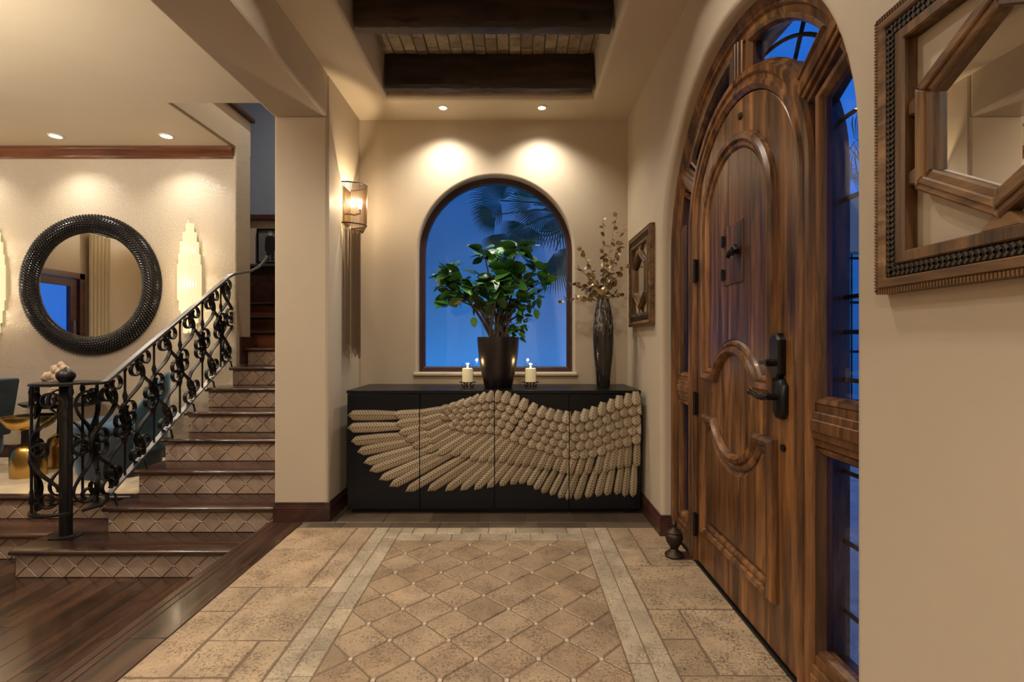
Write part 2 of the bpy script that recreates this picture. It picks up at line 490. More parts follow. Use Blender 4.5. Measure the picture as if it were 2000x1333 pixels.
# ------------------------------------------------------------------ lamps recessed in the ceilings: real ones and added unseen fill
def downlight(x, y, z, label, power=P_DOWN, group=None, angle=110, blend=0.7, r=0.055, col=WARM, aim=(0, 0)):
    t_ = thing('recessed_downlight', label, 'downlight', (x, y, z), group)
    ring = MB().lathe([(r * 0.72, -0.001), (r, -0.001), (r, -0.006), (r * 0.78, -0.010), (r * 0.72, -0.001)], (x, y, z), 24, cap=False)
    ring.build('trim_ring', M['white'], t_, 40)
    MB().lathe([(0.001, -0.0035), (r * 0.74, -0.0035), (r * 0.74, -0.0015), (0.001, -0.0015)], (x, y, z), 20).build('lens', M['lamp'], t_)
    ld = bpy.data.lights.new('downlight_beam', 'SPOT')
    ld.energy = power * 10; ld.color = col; ld.spot_size = math.radians(angle); ld.spot_blend = blend; ld.shadow_soft_size = 0.035
    lo = bpy.data.objects.new('downlight_beam', ld); C.objects.link(lo)
    lo.location = (x, y, z - 0.03); lo.rotation_euler = (aim[0], aim[1], 0)
    return t_
FZ = 2.865; HZ = 3.05
downlight(-0.55, 1.80, 3.117, 'added fill downlight between the beams above the viewer, left of the pair', 4.5, 'added fill lights in the beamed tray', 150, 0.8, 0.05)  # unseen pair added to brighten the back wall
downlight(0.22, 1.80, 3.117, 'added fill downlight between the beams above the viewer, right of the pair', 4.5, 'added fill lights in the beamed tray', 150, 0.8, 0.05)
downlight(-2.0, 4.85, 5.3, 'added fill downlight high over the upper stairs', 20, None, 150, 0.8, 0.06)  # unseen lamp added to lift the dark stairwell
G1 = 'downlights over the sideboard'; G2 = 'downlights above the round mirror'
downlight(-0.525, 3.66, FZ, 'small recessed downlight above left half of arched window', 5.8, G1, 128, 1.0, 0.035)
downlight(0.196, 3.66, FZ, 'small recessed downlight above right half of arched window', 5.8, G1, 128, 1.0, 0.035)
downlight(-4.23, 4.62, HZ, 'recessed downlight above left edge of round mirror', 5, G2, 120, 1.0, 0.06)
downlight(-3.21, 4.62, HZ, 'recessed downlight near the stairwell above the crystal sconce', 5, G2, 120, 1.0, 0.06)
downlight(-5.25, 4.62, HZ, 'added fill downlight at far left end of living room wall', 5, G2, 120, 1.0, 0.06)  # unseen extra lamp, added as fill along the papered wall
G3 = 'added fill lights in the hall ceiling'  # unseen hall lamps, added for fill light
for i, (x, y) in enumerate(((-2.25, 2.3), (-4.0, 2.3), (-2.25, 0.3))):
    downlight(x, y, HZ, ['added hall fill light over the sunken floor beside the foyer', 'added hall fill light over the living room steps', 'added hall fill light behind the viewer'][i], 11, G3, 140, 0.8, 0.06)
G4 = 'added fill lights in the foyer behind the viewer'  # general fill from unseen lamps added behind the camera
for i, (x, y) in enumerate(((-0.75, -0.9), (0.4, -0.9), (-0.75, -2.2), (0.4, -2.2))):
    downlight(x, y, FZ, 'added foyer fill light behind the viewer, ' + ['left of the near pair', 'right of the near pair', 'left of the far pair', 'right of the far pair'][i], 11, G4, 150, 0.8, 0.06)

# ------------------------------------------------------------------ walls with arched openings
def outline(uc, r, zs, zb, o, closed_bottom, n=40):
    pts = [(uc - r - o, zb - (o if closed_bottom else 0))]
    pts += [(uc + (r + o) * math.cos(PI - PI * i / n), zs + (r + o) * math.sin(PI - PI * i / n)) for i in range(n + 1)]
    pts.append((uc + r + o, zb - (o if closed_bottom else 0)))
    return pts
def wall_arch(mb, fn, u0, u1, z0, z1, uc, r, zs, zb, front, back, bull):
    closed = zb > z0 + 0.01
    sg = 1 if back > front else -1
    def face(o, d):
        pts = outline(uc, r, zs, zb, o, closed)
        R = r + o; zb2 = zb - (o if closed else 0)
        q = lambda a, b_, c_, d_: mb.add([fn(*p, d) for p in (a, b_, c_, d_)], [(0, 1, 2, 3)])
        q((u0, z0), (uc - R, z0), (uc - R, z1), (u0, z1))
        q((uc + R, z0), (u1, z0), (u1, z1), (uc + R, z1))
        if closed: q((uc - R, z0), (uc + R, z0), (uc + R, zb2), (uc - R, zb2))
        for a, c_ in zip(pts[1:-1], pts[2:-1]):
            q(a, c_, (c_[0], z1), (a[0], z1))
    face(bull, front); face(0, back)
    rings = [(bull * (1 - math.sin(a)), front + sg * bull * (1 - math.cos(a))) for a in [PI / 2 * i / 6 for i in range(7)]] + [(0, back)]
    L = None
    for (o, d) in rings:
        pts = outline(uc, r, zs, zb, o, closed)
        cur = [fn(*p, d) for p in pts]
        if L:
            n = len(cur)
            fs = [(i, i + 1, n + i + 1, n + i) for i in range(n - 1)]
            if closed: fs.append((n - 1, 0, n, 2 * n - 1))
            mb.add(L + cur, fs)
        L = cur
def struct(name, mb, mat, label, cat, smooth=None, bevel=0.0, parent=None):
    return tag(mb.build(name, mat, parent, smooth, bevel), label, cat, None, 'structure')

WX = 0.871; BY = 3.88; LX = -1.2; LX2 = -1.548
WIN = dict(uc=-0.152, r=0.600, zs=1.839, zb=0.915)
mb = MB(); wall_arch(mb, YMAP, LX2, 1.12, 0, 3.3, WIN['uc'], WIN['r'], WIN['zs'], WIN['zb'], BY, BY + 0.16, 0.02)
struct('wall_back', mb, M['wall'], 'cream plaster wall around the arched window behind the sideboard', 'wall', 50)
DC = 2.14; DR = 0.848; DS = 1.64
mb = MB(); wall_arch(mb, XMAP, -3.2, BY, 0, 3.3, DC, DR, DS, 0.0, WX, WX + 0.24, 0.03)
struct('wall_right', mb, M['wall'], 'cream plaster wall with the arched front door opening', 'wall', 50)
mb = MB().box(LX2, LX, 3.22, BY, -0.33, 3.3)
struct('wall_left', mb, M['wall'], 'square cream plaster pillar wall between staircase and sideboard', 'wall', None, 0.018)
mb = MB().box(LX2, LX, -0.8, 3.22, 2.59, 3.3)
struct('trim_1', mb, M['wall'], 'cream plaster header beam running from pillar over foyer edge', 'header', None, 0.018)
struct('wall_left_rear', MB().box(LX2, LX, -3.2, -0.8, -0.33, 3.3), M['wall'], 'cream plaster wall behind the viewer on the left of the foyer', 'wall')
struct('wall_rear', MB().box(LX2, 1.1, -3.35, -3.2, 0, 3.3), M['wall'], 'cream plaster wall closing the foyer behind the viewer', 'wall')

# foyer soffit with the beam tray
TX0, TX1, TY0, TY1, TZ = -0.907, 0.553, -0.45, 3.55, 3.13
def ring_rect(o, z): return [(TX0 - o, TY0 - o, z), (TX1 + o, TY0 - o, z), (TX1 + o, TY1 + o, z), (TX0 - o, TY1 + o, z)]
mb = MB()
rings = [[(LX - 0.05, -3.2, FZ), (WX + 0.05, -3.2, FZ), (WX + 0.05, BY + 0.02, FZ), (LX - 0.05, BY + 0.02, FZ)]]
rings += [ring_rect(0.035 * (1 - math.sin(a)), FZ + 0.035 * (1 - math.cos(a))) for a in [PI / 2 * i / 6 for i in range(7)]]
rings += [ring_rect(-0.02, TZ + 0.06)]
for A, B in zip(rings, rings[1:]):
    mb.add(A + B, [(i, (i + 1) % 4, 4 + (i + 1) % 4, 4 + i) for i in range(4)])
struct('ceiling', mb, M['ceil'], 'cream plaster foyer soffit around the beamed tray', 'ceiling', 40)
tray = struct('ceiling_tray', MB().box(TX0 - 0.1, TX1 + 0.1, TY0 - 0.1, TY1 + 0.1, TZ, TZ + 0.1), M['mortar'], 'brick lined tray ceiling between dark beams', 'ceiling')
bw = 0.0785; nb = 0
for i in range(19):
    x0 = TX0 + 0.005 + i * bw
    y = 3.545 - (0.11 if i % 2 else 0.0) + random.uniform(-0.02, 0.02)
    if i % 2:
        pl = clip_rect([(x0 + .003, y + .003), (x0 + bw - .003, y + .003), (x0 + bw - .003, 3.545), (x0 + .003, 3.545)], TX0, TX1, 0, 3.545)
        if pl: MB().prism(pl, FLOORMAP, TZ, TZ - 0.012 - random.uniform(0, .005), 0.004).build('brick', M['brick'], tray)
    while y > 0.9:
        L = random.choice((0.2, 0.2, 0.21, 0.19))
        pl = [(x0 + .003, y - L + .003), (x0 + bw - .003, y - L + .003), (x0 + bw - .003, y - .003), (x0 + .003, y - .003)]
        MB().prism(pl, FLOORMAP, TZ, TZ - 0.012 - random.uniform(0, .006), 0.004).build('brick', M['brick'], tray)
        y -= L
# hewn beams
bl = ['dark hewn ceiling beam nearest the arched window', 'dark hewn ceiling beam second from the arched window', 'dark hewn ceiling beam above the viewer', 'dark hewn ceiling beam just behind the viewer']
for i, yb in enumerate((3.465, 2.80, 2.13, 1.46)):
    nx, th, z0, z1 = 30, 0.045, 2.888, TZ - 0.012
    mb = MB(); v = []; f = []
    for k in range(nx + 1):
        x = TX0 + 0.02 + (TX1 - TX0 - 0.04) * k / nx
        j = lambda a=0.006: random.uniform(-a, a)
        v += [(x, yb - th + j(), z1), (x, yb - th + j(), z0 + 0.10 + j()), (x, yb - th + j(0.004), z0 + 0.022 + j(0.004)), (x, yb - th + 0.014 + j(0.004), z0 + j(0.004)), (x, yb + j(0.003), z0 - .003 + j(0.004)), (x, yb + th - 0.012 + j(0.004), z0 + j(0.004)), (x, yb + th + j(0.004), z0 + 0.02 + j(0.004)), (x, yb + th + j(), z1)]
    for k in range(nx):
        for q in range(7):
            f.append((k * 8 + q, k * 8 + q + 1, k * 8 + 9 + q, k * 8 + 8 + q))
    f.append(tuple(range(8))); f.append(tuple(nx * 8 + q for q in range(8))[::-1])
    mb.add(v, f)
    tag(mb.build('ceiling_beam', M['beam'], None, 35), bl[i], 'beam', 'dark ceiling beams')

# ------------------------------------------------------------------ foyer floor
FL = struct('floor', MB().box(-1.352, 0.96, -3.2, 3.105, -0.02, -0.004), M['grout'], 'foyer floor of tumbled travertine tiles with a diamond carpet', 'floor')
def ftile(x0, x1, y0, y1, mat='trav', name='tile', g=0.004, rough=0.0):
    pl = [(x0 + g, y0 + g), (x1 - g, y0 + g), (x1 - g, y1 - g), (x0 + g, y1 - g)]
    if rough:   # tumbled edges
        q = []
        for i in range(4):
            a, b_ = Vector(pl[i]), Vector(pl[(i + 1) % 4])
            nn = max(2, int((b_ - a).length / 0.04))
            for k in range(nn):
                p = a + (b_ - a) * k / nn
                if k: p += Vector((random.uniform(-1, 1), random.uniform(-1, 1))) * rough
                q.append((p.x, p.y))
        pl = q
    MB().prism(pl, FLOORMAP, -0.006, random.uniform(-0.0008, 0.0006), 0.003).build(name, M[mat], FL)
PT = 0.2276; CX0, CX1, CY1 = -0.695, 0.406, 2.912; CY0 = 0.95
for i in range(-3, 8):
    for j in range(-6, 8):
        for hx in (0, 1):
            # lattice squares on their corner; centre between four insets
            cx_ = -0.597 + i * PT + (PT / 2 if hx else 0); cy_ = 1.8207 + j * PT + (0 if hx else PT / 2)
            h = PT / 2 - 0.005
            pl = [(cx_ + h, cy_), (cx_, cy_ + h), (cx_ - h, cy_), (cx_, cy_ - h)]
            c = 0.009                     # corners cut for the insets
            pl8 = []
            for k in range(4):
                a, b_ = Vector(pl[k]), Vector(pl[(k + 1) % 4]); d = (b_ - a).normalized()
                pl8 += [tuple(a + d * c), tuple(b_ - d * c)]
            pl8 = clip_rect(pl8, CX0 + .003, CX1 - .003, CY0, CY1 - .003)
            if len(pl8) >= 3 and parea(pl8) > 4e-4:
                MB().prism(pl8, FLOORMAP, -0.006, random.uniform(-0.0008, 0.0006), 0.003).build('diamond_tile', M['travd'], FL)
for i in range(-3, 8):
    for j in range(-6, 8):
        for hx in (0, 1):
            dx = -0.597 + (i + hx / 2) * PT; dy = 1.8207 + (j + hx / 2) * PT
            if CX0 + 0.01 < dx < CX1 - 0.01 and CY0 < dy < CY1 - 0.01:
                s = 0.0075
                MB().prism([(dx - s, dy - s), (dx + s, dy - s), (dx + s, dy + s), (dx - s, dy + s)], FLOORMAP, -0.006, 0.0004, 0.002).build('inset_square', M['dot'], FL)
# two-row border on three sides
for (xa, sgn) in ((-0.695, -1), (0.406, 1)):
    for row in (0, 1):
        x0 = xa + sgn * row * 0.0805; x1 = xa + sgn * (row + 1) * 0.0805
        y = 3.105 - (0.07 if row else 0.0)
        ftile(min(x0, x1), max(x0, x1), y, 3.105, 'mosaic', 'border_tile', 0.002) if row else None
        top = True
        while y > 0.95:
            L = random.uniform(0.135, 0.165)
            ftile(min(x0, x1), max(x0, x1), y - L, y, 'mosaic', 'border_tile', 0.002)
            y -= L
for row in (0, 1):
    x = -0.695
    y0 = CY1 + row * 0.0955
    while x < 0.406 - 0.02:
        L = random.uniform(0.14, 0.17) * (0.5 if row and x < -.69 else 1); x1 = min(x + L, 0.406)
        if 0.406 - x1 < 0.05: x1 = 0.406
        ftile(x, x1, y0 + .0, y0 + 0.0955, 'mosaic', 'border_tile', 0.002)
        x = x1
# large tumbled tiles either side
A0, A1 = -1.352, -0.857
for (x0, x1, y0, y1) in ((A0, -0.975, 2.79, 3.105), (-0.975, A1, 2.70, 3.105), (A0, -0.975, 2.353, 2.79), (-0.975, A1, 2.353, 2.70),
        (A0, -1.185, 2.143, 2.353), (-1.185, A1, 1.933, 2.353), (A0, -1.185, 1.72, 2.143), (-1.185, -0.981, 1.72, 1.933), (-0.981, A1, 1.55, 1.933),
        (A0, -0.981, 1.42, 1.72), (-0.981, A1, 1.2, 1.55), (A0, -0.981, 1.0, 1.42)):
    ftile(x0, x1, y0, y1, 'trav', 'tile', 0.0052, 0.0026)
B0, B1 = 0.568, 0.955
for (x0, x1, y0, y1) in ((B0, 0.70, 2.80, 3.105), (0.70, B1, 2.80, 3.105), (B0, 0.70, 2.579, 2.80), (0.70, B1, 2.579, 2.80), (B0, B1, 2.159, 2.579),
        (B0, 0.705, 1.943, 2.159), (B0, 0.705, 1.731, 1.943), (0.705, B1, 1.731, 2.159), (B0, B1, 1.45, 1.731), (B0, 0.70, 1.2, 1.45), (0.70, B1, 1.2, 1.45)):
    ftile(x0, x1, y0, y1, 'trav', 'tile', 0.0052, 0.0026)
ftile(-1.352, 0.955, -0.2, 0.95, 'trav', 'rear_slab'); ftile(-1.352, 0.955, -3.2, -0.2, 'trav', 'rear_slab')
# slate under the sideboard
FS = struct('floor_niche', MB().box(LX - 0.17, WX + 0.02, 3.105, BY, -0.02, -0.006), M['grout'], 'dark brown slate floor strip under the sideboard', 'floor')
x = -1.37
k = 0
while x < WX + 0.01:
    x1 = min(x + (0.22 if k == 0 else 0.305), WX + 0.02)
    for (y0, y1, o) in ((3.105, 3.20, 0.0), (3.20, 3.50, 0.0), (3.50, 3.88, 0.0)):
        xa, xb = (x, x1) if y0 > 3.15 else (x + 0.07, min(x1 + 0.07, WX + 0.02))
        if xb - xa > 0.02 and not (xb < LX and y0 > 3.19):
            MB().prism([(xa + .002, y0 + .002), (xb - .002, y0 + .002), (xb - .002, y1 - .002), (xa + .002, y1 - .002)], FLOORMAP, -0.01, -0.001, 0.002).build('slate_tile', M['slate'], FS)
    x = x1; k += 1
# wooden edge of the foyer
EW = struct('trim_2', MB().box(-1.565, -1.352, -0.8, 3.22, -0.33, -0.022), M['base'], 'dark wooden nosing edging the foyer tiles above the sunken hall', 'floor edging')
for (y0, y1) in ((2.573, 3.22), (1.946, 2.573), (1.30, 1.946), (0.6, 1.30), (-0.8, 0.6)):
    MB().box(-1.497, -1.353, y0 + .0012, y1 - .0012, -0.022, 0.0).build('plank', M['floorwood'], EW, None, 0.002)
for (x0, x1, z) in ((-1.535, -1.499, 0.0), (-1.573, -1.5365, -0.001)):
    MB().box(x0, x1, -0.8, 3.22, -0.026, z).build('nosing_strip', M['floorwood'], EW, None, 0.004)

# ------------------------------------------------------------------ sunken hall floor
SZ = -0.33
FH = struct('floor_hall', MB().box(-6.2, -1.565, -0.8, 3.5, SZ - 0.03, SZ - 0.006), M['base'], 'dark polished plank floor of the sunken hall', 'floor')
x = -1.575; k = 0
while x > -4.3:
    x0 = x - 0.127
    y = 3.46 - random.uniform(0.05, 0.8); yt = 3.48
    while yt > 0.9:
        MB().box(x0 + .0009, x - .0009, y + .0009, yt - .0009, SZ - 0.008, SZ + random.uniform(-.0006, .0004)).build('plank', M['floorwood'], FH, None, 0.0015)
        yt = y; y -= random.uniform(0.6, 1.1)
    x = x0
# living room floor
LZ = 0.018
FV = struct('floor_living', MB().box(-6.2, -2.80, 3.70, 4.93, SZ, LZ - 0.006), M['grout'], 'pale cream stone floor of the raised living room', 'floor')
for i in range(9):
    for (y0, y1) in ((3.738, 4.33), (4.33, 4.93)):
        xa = -2.80 - (i + 1) * 0.38
        MB().box(xa + .001, xa + .379, y0 + .001, y1 - .001, LZ - 0.008, LZ).build('slab', M['cream'], FV)
# upper floor/ceilings of the hall
mb = MB().prism([(-6.35, -0.8), (LX2, -0.8), (LX2, 4.0), (-2.76, 4.0), (-2.76, 4.93), (-6.35, 4.93)], FLOORMAP, HZ, HZ + 0.4)
struct('ceiling_hall', mb, M['ceil'], 'smooth cream ceiling of the hall and living room', 'ceiling', None, 0.012)
struct('wall_living', MB().box(-6.35, -2.74, 4.93, 5.2, SZ, HZ + 0.4), M['paper'], 'shimmering beige papered wall behind the round mirror', 'wall', None, 0.012)
struct('wall_upper', MB().box(-2.90, -2.742, 3.9, 5.2, HZ + 0.02, 3.42), M['wall'], 'half wall of the upper landing seen through the stairwell opening', 'wall')
struct('trim_3', MB().box(-2.93, -2.70, 3.9, 5.22, 3.42, 3.465), M['base'], 'dark wooden cap on the half wall of the upper landing', 'wall cap', None, 0.006)
struct('wall_stairwell_back', MB().box(-4.2, LX2, 6.0, 6.12, 0.6, 2.60), M['wall'], 'cream wall with the framed photograph beside the upper stairs', 'wall')
struct('trim_4', MB().box(-4.2, LX2, 5.96, 6.14, 2.60, 2.665), M['base'], 'dark wooden cap above the framed photograph', 'wall cap', None, 0.006)
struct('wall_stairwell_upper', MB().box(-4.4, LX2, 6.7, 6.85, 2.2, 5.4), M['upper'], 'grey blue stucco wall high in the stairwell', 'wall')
struct('wall_stairwell_side', MB().box(LX2, LX2 + 0.12, BY + 0.16, 6.8, SZ, 5.4), M['wall'], 'plaster side wall of the stairwell hidden behind the pillar', 'wall')
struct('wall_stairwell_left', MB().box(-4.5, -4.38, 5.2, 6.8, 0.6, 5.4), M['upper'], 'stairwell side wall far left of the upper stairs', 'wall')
struct('ceiling_stairwell', MB().box(-4.5, LX2 + .12, 3.9, 4.4, 5.3, 5.4).box(-4.5, -3.6, 4.4, 6.9, 5.3, 5.4).box(-2.4, LX2 + .12, 4.4, 6.9, 5.3, 5.4).box(-3.6, -2.4, 6.2, 6.9, 5.3, 5.4), M['ceil'], 'ceiling with an added opening that lets sky light into the stairwell', 'ceiling')  # the roof opening is made up to let blue sky light in
struct('wall_stairwell_front', MB().box(-4.5, LX2 + .12, 3.88, 4.0, HZ + 0.4, 5.4), M['wall'], 'front wall of the upper landing above the hall ceiling', 'wall')
struct('wall_upper_side', MB().box(-4.5, -4.38, 3.9, 5.2, HZ + .4, 5.4), M['wall'], 'side wall of the upper landing', 'wall')
# hall walls out of frame (they show in the round mirror)
struct('wall_front_hall', MB().box(-6.35, -2.6, 1.35, 1.5, SZ, HZ), M['wall'], 'cream wall facing the round mirror', 'wall')
struct('wall_hall_end', MB().box(-2.75, -2.6, -0.9, 1.36, SZ, HZ), M['wall'], 'cream wall beside the hall behind the viewer', 'wall')
struct('wall_hall_rear', MB().box(-2.75, LX2, -1.0, -0.8, SZ, HZ), M['wall'], 'cream wall at the end of the hall behind the viewer', 'wall')
mb = MB().box(-6.35, -6.2, 1.5, 2.62, SZ, HZ).box(-6.35, -6.2, 2.62, 3.9, 2.12, HZ).box(-6.35, -6.2, 3.9, 4.93, SZ, HZ)
struct('wall_far_left', mb, M['wall'], 'cream wall with the garden door reflected in the round mirror', 'wall')
gd = thing('door_2', 'dark framed glass garden door reflected in the round mirror', 'door', (-6.25, 3.26, LZ), None, 'structure')
MB().box(-6.28, -6.17, 2.62, 2.70, SZ, 2.12).box(-6.28, -6.17, 3.82, 3.9, SZ, 2.12).box(-6.28, -6.17, 2.62, 3.9, 2.04, 2.12).build('frame', M['base'], gd)
MB().box(-6.26, -6.20, 2.72, 2.82, SZ + .01, 2.03).box(-6.26, -6.20, 3.70, 3.80, SZ + .01, 2.03).box(-6.26, -6.20, 2.82, 3.70, 1.93, 2.03).box(-6.26, -6.20, 2.82, 3.70, SZ + .01, 0.05).build('door_leaf', M['base'], gd)
MB().box(-6.235, -6.23, 2.82, 3.70, 0.05, 1.93).build('pane', M['glass'], gd)
MB().tube([(-6.17, 2.79, 0.75), (-6.17, 2.79, 1.45)], 0.012).build('pull_handle', M['rail'], gd)
cu = MB(); pts = []
v = []; f = []; n = 60
for zi, z in enumerate((LZ + .02 - .33, 1.2, 2.70)):
    for k in range(n + 1):
        u = k / n; y = 2.24 + 0.36 * u
        v.append((-6.13 + 0.035 * math.sin(u * 2 * PI * 5.5), y, z))
for zi in range(2):
    for k in range(n): f.append((zi * (n + 1) + k, zi * (n + 1) + k + 1, (zi + 1) * (n + 1) + k + 1, (zi + 1) * (n + 1) + k))
cur = thing('curtain', 'ivory drape on a dark rod reflected in the round mirror', 'curtain', (-6.13, 2.42, SZ))
cu.add(v, f).build('drape', M['curtain'], cur, 60)
MB().tube([(-6.13, 1.9, 2.74), (-6.13, 3.95, 2.74)], 0.018).tube([(-6.13, 2.2, 2.74), (-6.20, 2.2, 2.74)], 0.012).build('rod', M['iron'], cur)

# ------------------------------------------------------------------ baseboards and crown
def board(name, mb, label): return struct(name, mb, M['base'], label, 'baseboard', None, 0.005)
bb = thing('baseboard_left', 'dark mahogany baseboard around the foot of the pillar', 'baseboard', (LX, 3.2, 0), None, 'structure')
def bprof(mb, x0, x1, y0, y1, z=0.0):
    mb.box(x0, x1, y0, y1, z, z + 0.092)
    dx = 0.004
    mb.box(x0 + (dx if x1 - x0 < .03 else dx), x1 - dx, y0 + dx, y1 - dx, z + 0.092, z + 0.104)
    mb.box(x0 + dx * 1.8, x1 - dx * 1.8, y0 + dx * 1.8, y1 - dx * 1.8, z + 0.104, z + 0.122)
    return mb
bprof(MB(), LX2 - 0.0, LX + 0.016, 3.202, 3.222).build('front_board', M['base'], bb, None, 0.003)
bprof(MB(), LX - .002, LX + 0.017, 3.2225, BY).build('side_board', M['base'], bb, None, 0.003)
br_ = thing('baseboard_right', 'dark mahogany baseboard on right wall beside the front door', 'baseboard', (WX, 3.4, 0), None, 'structure')
bprof(MB(), WX - 0.017, WX + .004, 2.985, BY).build('side_board', M['base'], br_, None, 0.003)
bprof(MB(), WX - 0.017, WX + .06, 2.964, 2.9845).build('return_board', M['base'], br_, None, 0.003)
board('baseboard_rear', bprof(MB(), WX - 0.017, WX + .004, -3.2, 1.27), 'dark mahogany baseboard on the near right wall below the mirror')
board('baseboard_living', bprof(MB(), -6.2, -2.745, 4.912, 4.932, LZ), 'dark mahogany baseboard along the papered living room wall')
board('baseboard_stairs', MB().box(-2.745, -2.725, 4.99, 5.22, 0.93, 1.20), 'black baseboard block at the wall end above the stairs')
# crown moulding: profile in (y, z) swept along x with a mitred end
prof = [(0, 0), (-0.075, 0), (-0.075, -0.018), (-0.062, -0.028), (-0.045, -0.050), (-0.030, -0.072), (-0.014, -0.084), (-0.014, -0.100), (0, -0.100)]
xs = (-6.2, -2.775)
v = []; f = []; n = len(prof)
for i, X in enumerate(xs):
    for (a, z) in prof: v.append((X + (0 if i == 0 else 0.0 - a * 0.4), 4.93 + a, HZ - 0.002 + z))
for k in range(n): f.append((k, (k + 1) % n, n + (k + 1) % n, n + k))
f += [tuple(range(n))[::-1], tuple(range(n, 2 * n))]
struct('trim_5', MB().add(v, f), M['trim'], 'red brown wooden crown moulding along the living room ceiling', 'crown moulding', 25)
# ------------------------------------------------------------------ arched window
W = thing('window_1', 'arched picture window with dark burgundy frame behind the potted plant', 'window', (WIN['uc'], BY + 0.08, WIN['zb']), None, 'structure')
path = outline(WIN['uc'], 0.602, WIN['zs'], 0.912, 0.0, False)
path = path[::-1]                                     # counter-clockwise: left of travel is inwards
prof = [(-0.004, 3.945), (-0.004, 4.005), (0.042, 4.005), (0.042, 3.965), (0.034, 3.955), (0.026, 3.955), (0.022, 3.945)]
MB().sweep(path, prof, YMAP, closed=True).build('frame', M['winframe'], W, 30)
MB().prism(outline(WIN['uc'], 0.575, WIN['zs'], 0.94, 0, False), YMAP, 3.982, 3.986).build('pane', M['glass'], W)
struct('trim_6', MB().box(-0.785, 0.481, 3.852, 3.945, 0.885, 0.9135), M['wall'], 'plaster sill of the arched window', 'sill', None, 0.010)

# ------------------------------------------------------------------ front door in its arched frame
D1 = thing('door_1', 'carved knotty wood front door with arched frame, sidelights and transom', 'door', (0.97, DC, 0), None, 'structure')
FX = 0.928                                            # front of the frame
W0 = (2.147, 1.71)                                    # centre of the leaf arch
# outer arch frame
path = [(DC + DR + .004, 0.0)] + arc(DC, DS, DR + .004, 0, 180, 48) + [(DC - DR - .004, 0.0)]
prof = [(0, FX), (0.030, FX), (0.036, FX + .010), (0.052, FX + .010), (0.058, FX + .022), (0.085, FX + .026), (0.085, FX + 0.13), (0, FX + 0.13)]
MB().sweep(path, prof, XMAP).build('outer_frame', M['doorwood'], D1, 25)
# surround of the leaf
path = [(W0[0] + 0.470, 0.0)] + arc(W0[0], W0[1], 0.470, 0, 180, 40) + [(W0[0] - 0.470, 0.0)]
prof = [(0.0, FX + .020), (-0.018, FX + .004), (-0.030, FX + .004), (-0.036, FX + .014), (-0.056, FX + .014), (-0.062, FX + .004), (-0.084, FX + .004), (-0.092, FX + .02), (-0.092, FX + .13), (0.0, FX + .13)]
MB().sweep(path, prof, XMAP).build('leaf_surround', M['doorwood'], D1, 25)
def rail_piece(name, a, b_, w, x0=FX + .006, x1=FX + .12):
    a = Vector(a); b_ = Vector(b_); d = (b_ - a).normalized(); n_ = Vector((-d.y, d.x))
    mb = MB()
    for (w0, w1, xf) in ((-w / 2, w / 2, x0 + .016), (-w * .32, w * .32, x0 + .006), (-w * .14, w * .14, x0)):
        pl = [tuple(a + n_ * w0), tuple(b_ + n_ * w0), tuple(b_ + n_ * w1), tuple(a + n_ * w1)]
        mb.prism(pl, XMAP, x1, xf, 0.003)
    mb.build(name, M['doorwood'], D1)
rail_piece('transom_mullion', (2.147, 2.25), (2.147, 2.42), 0.085)
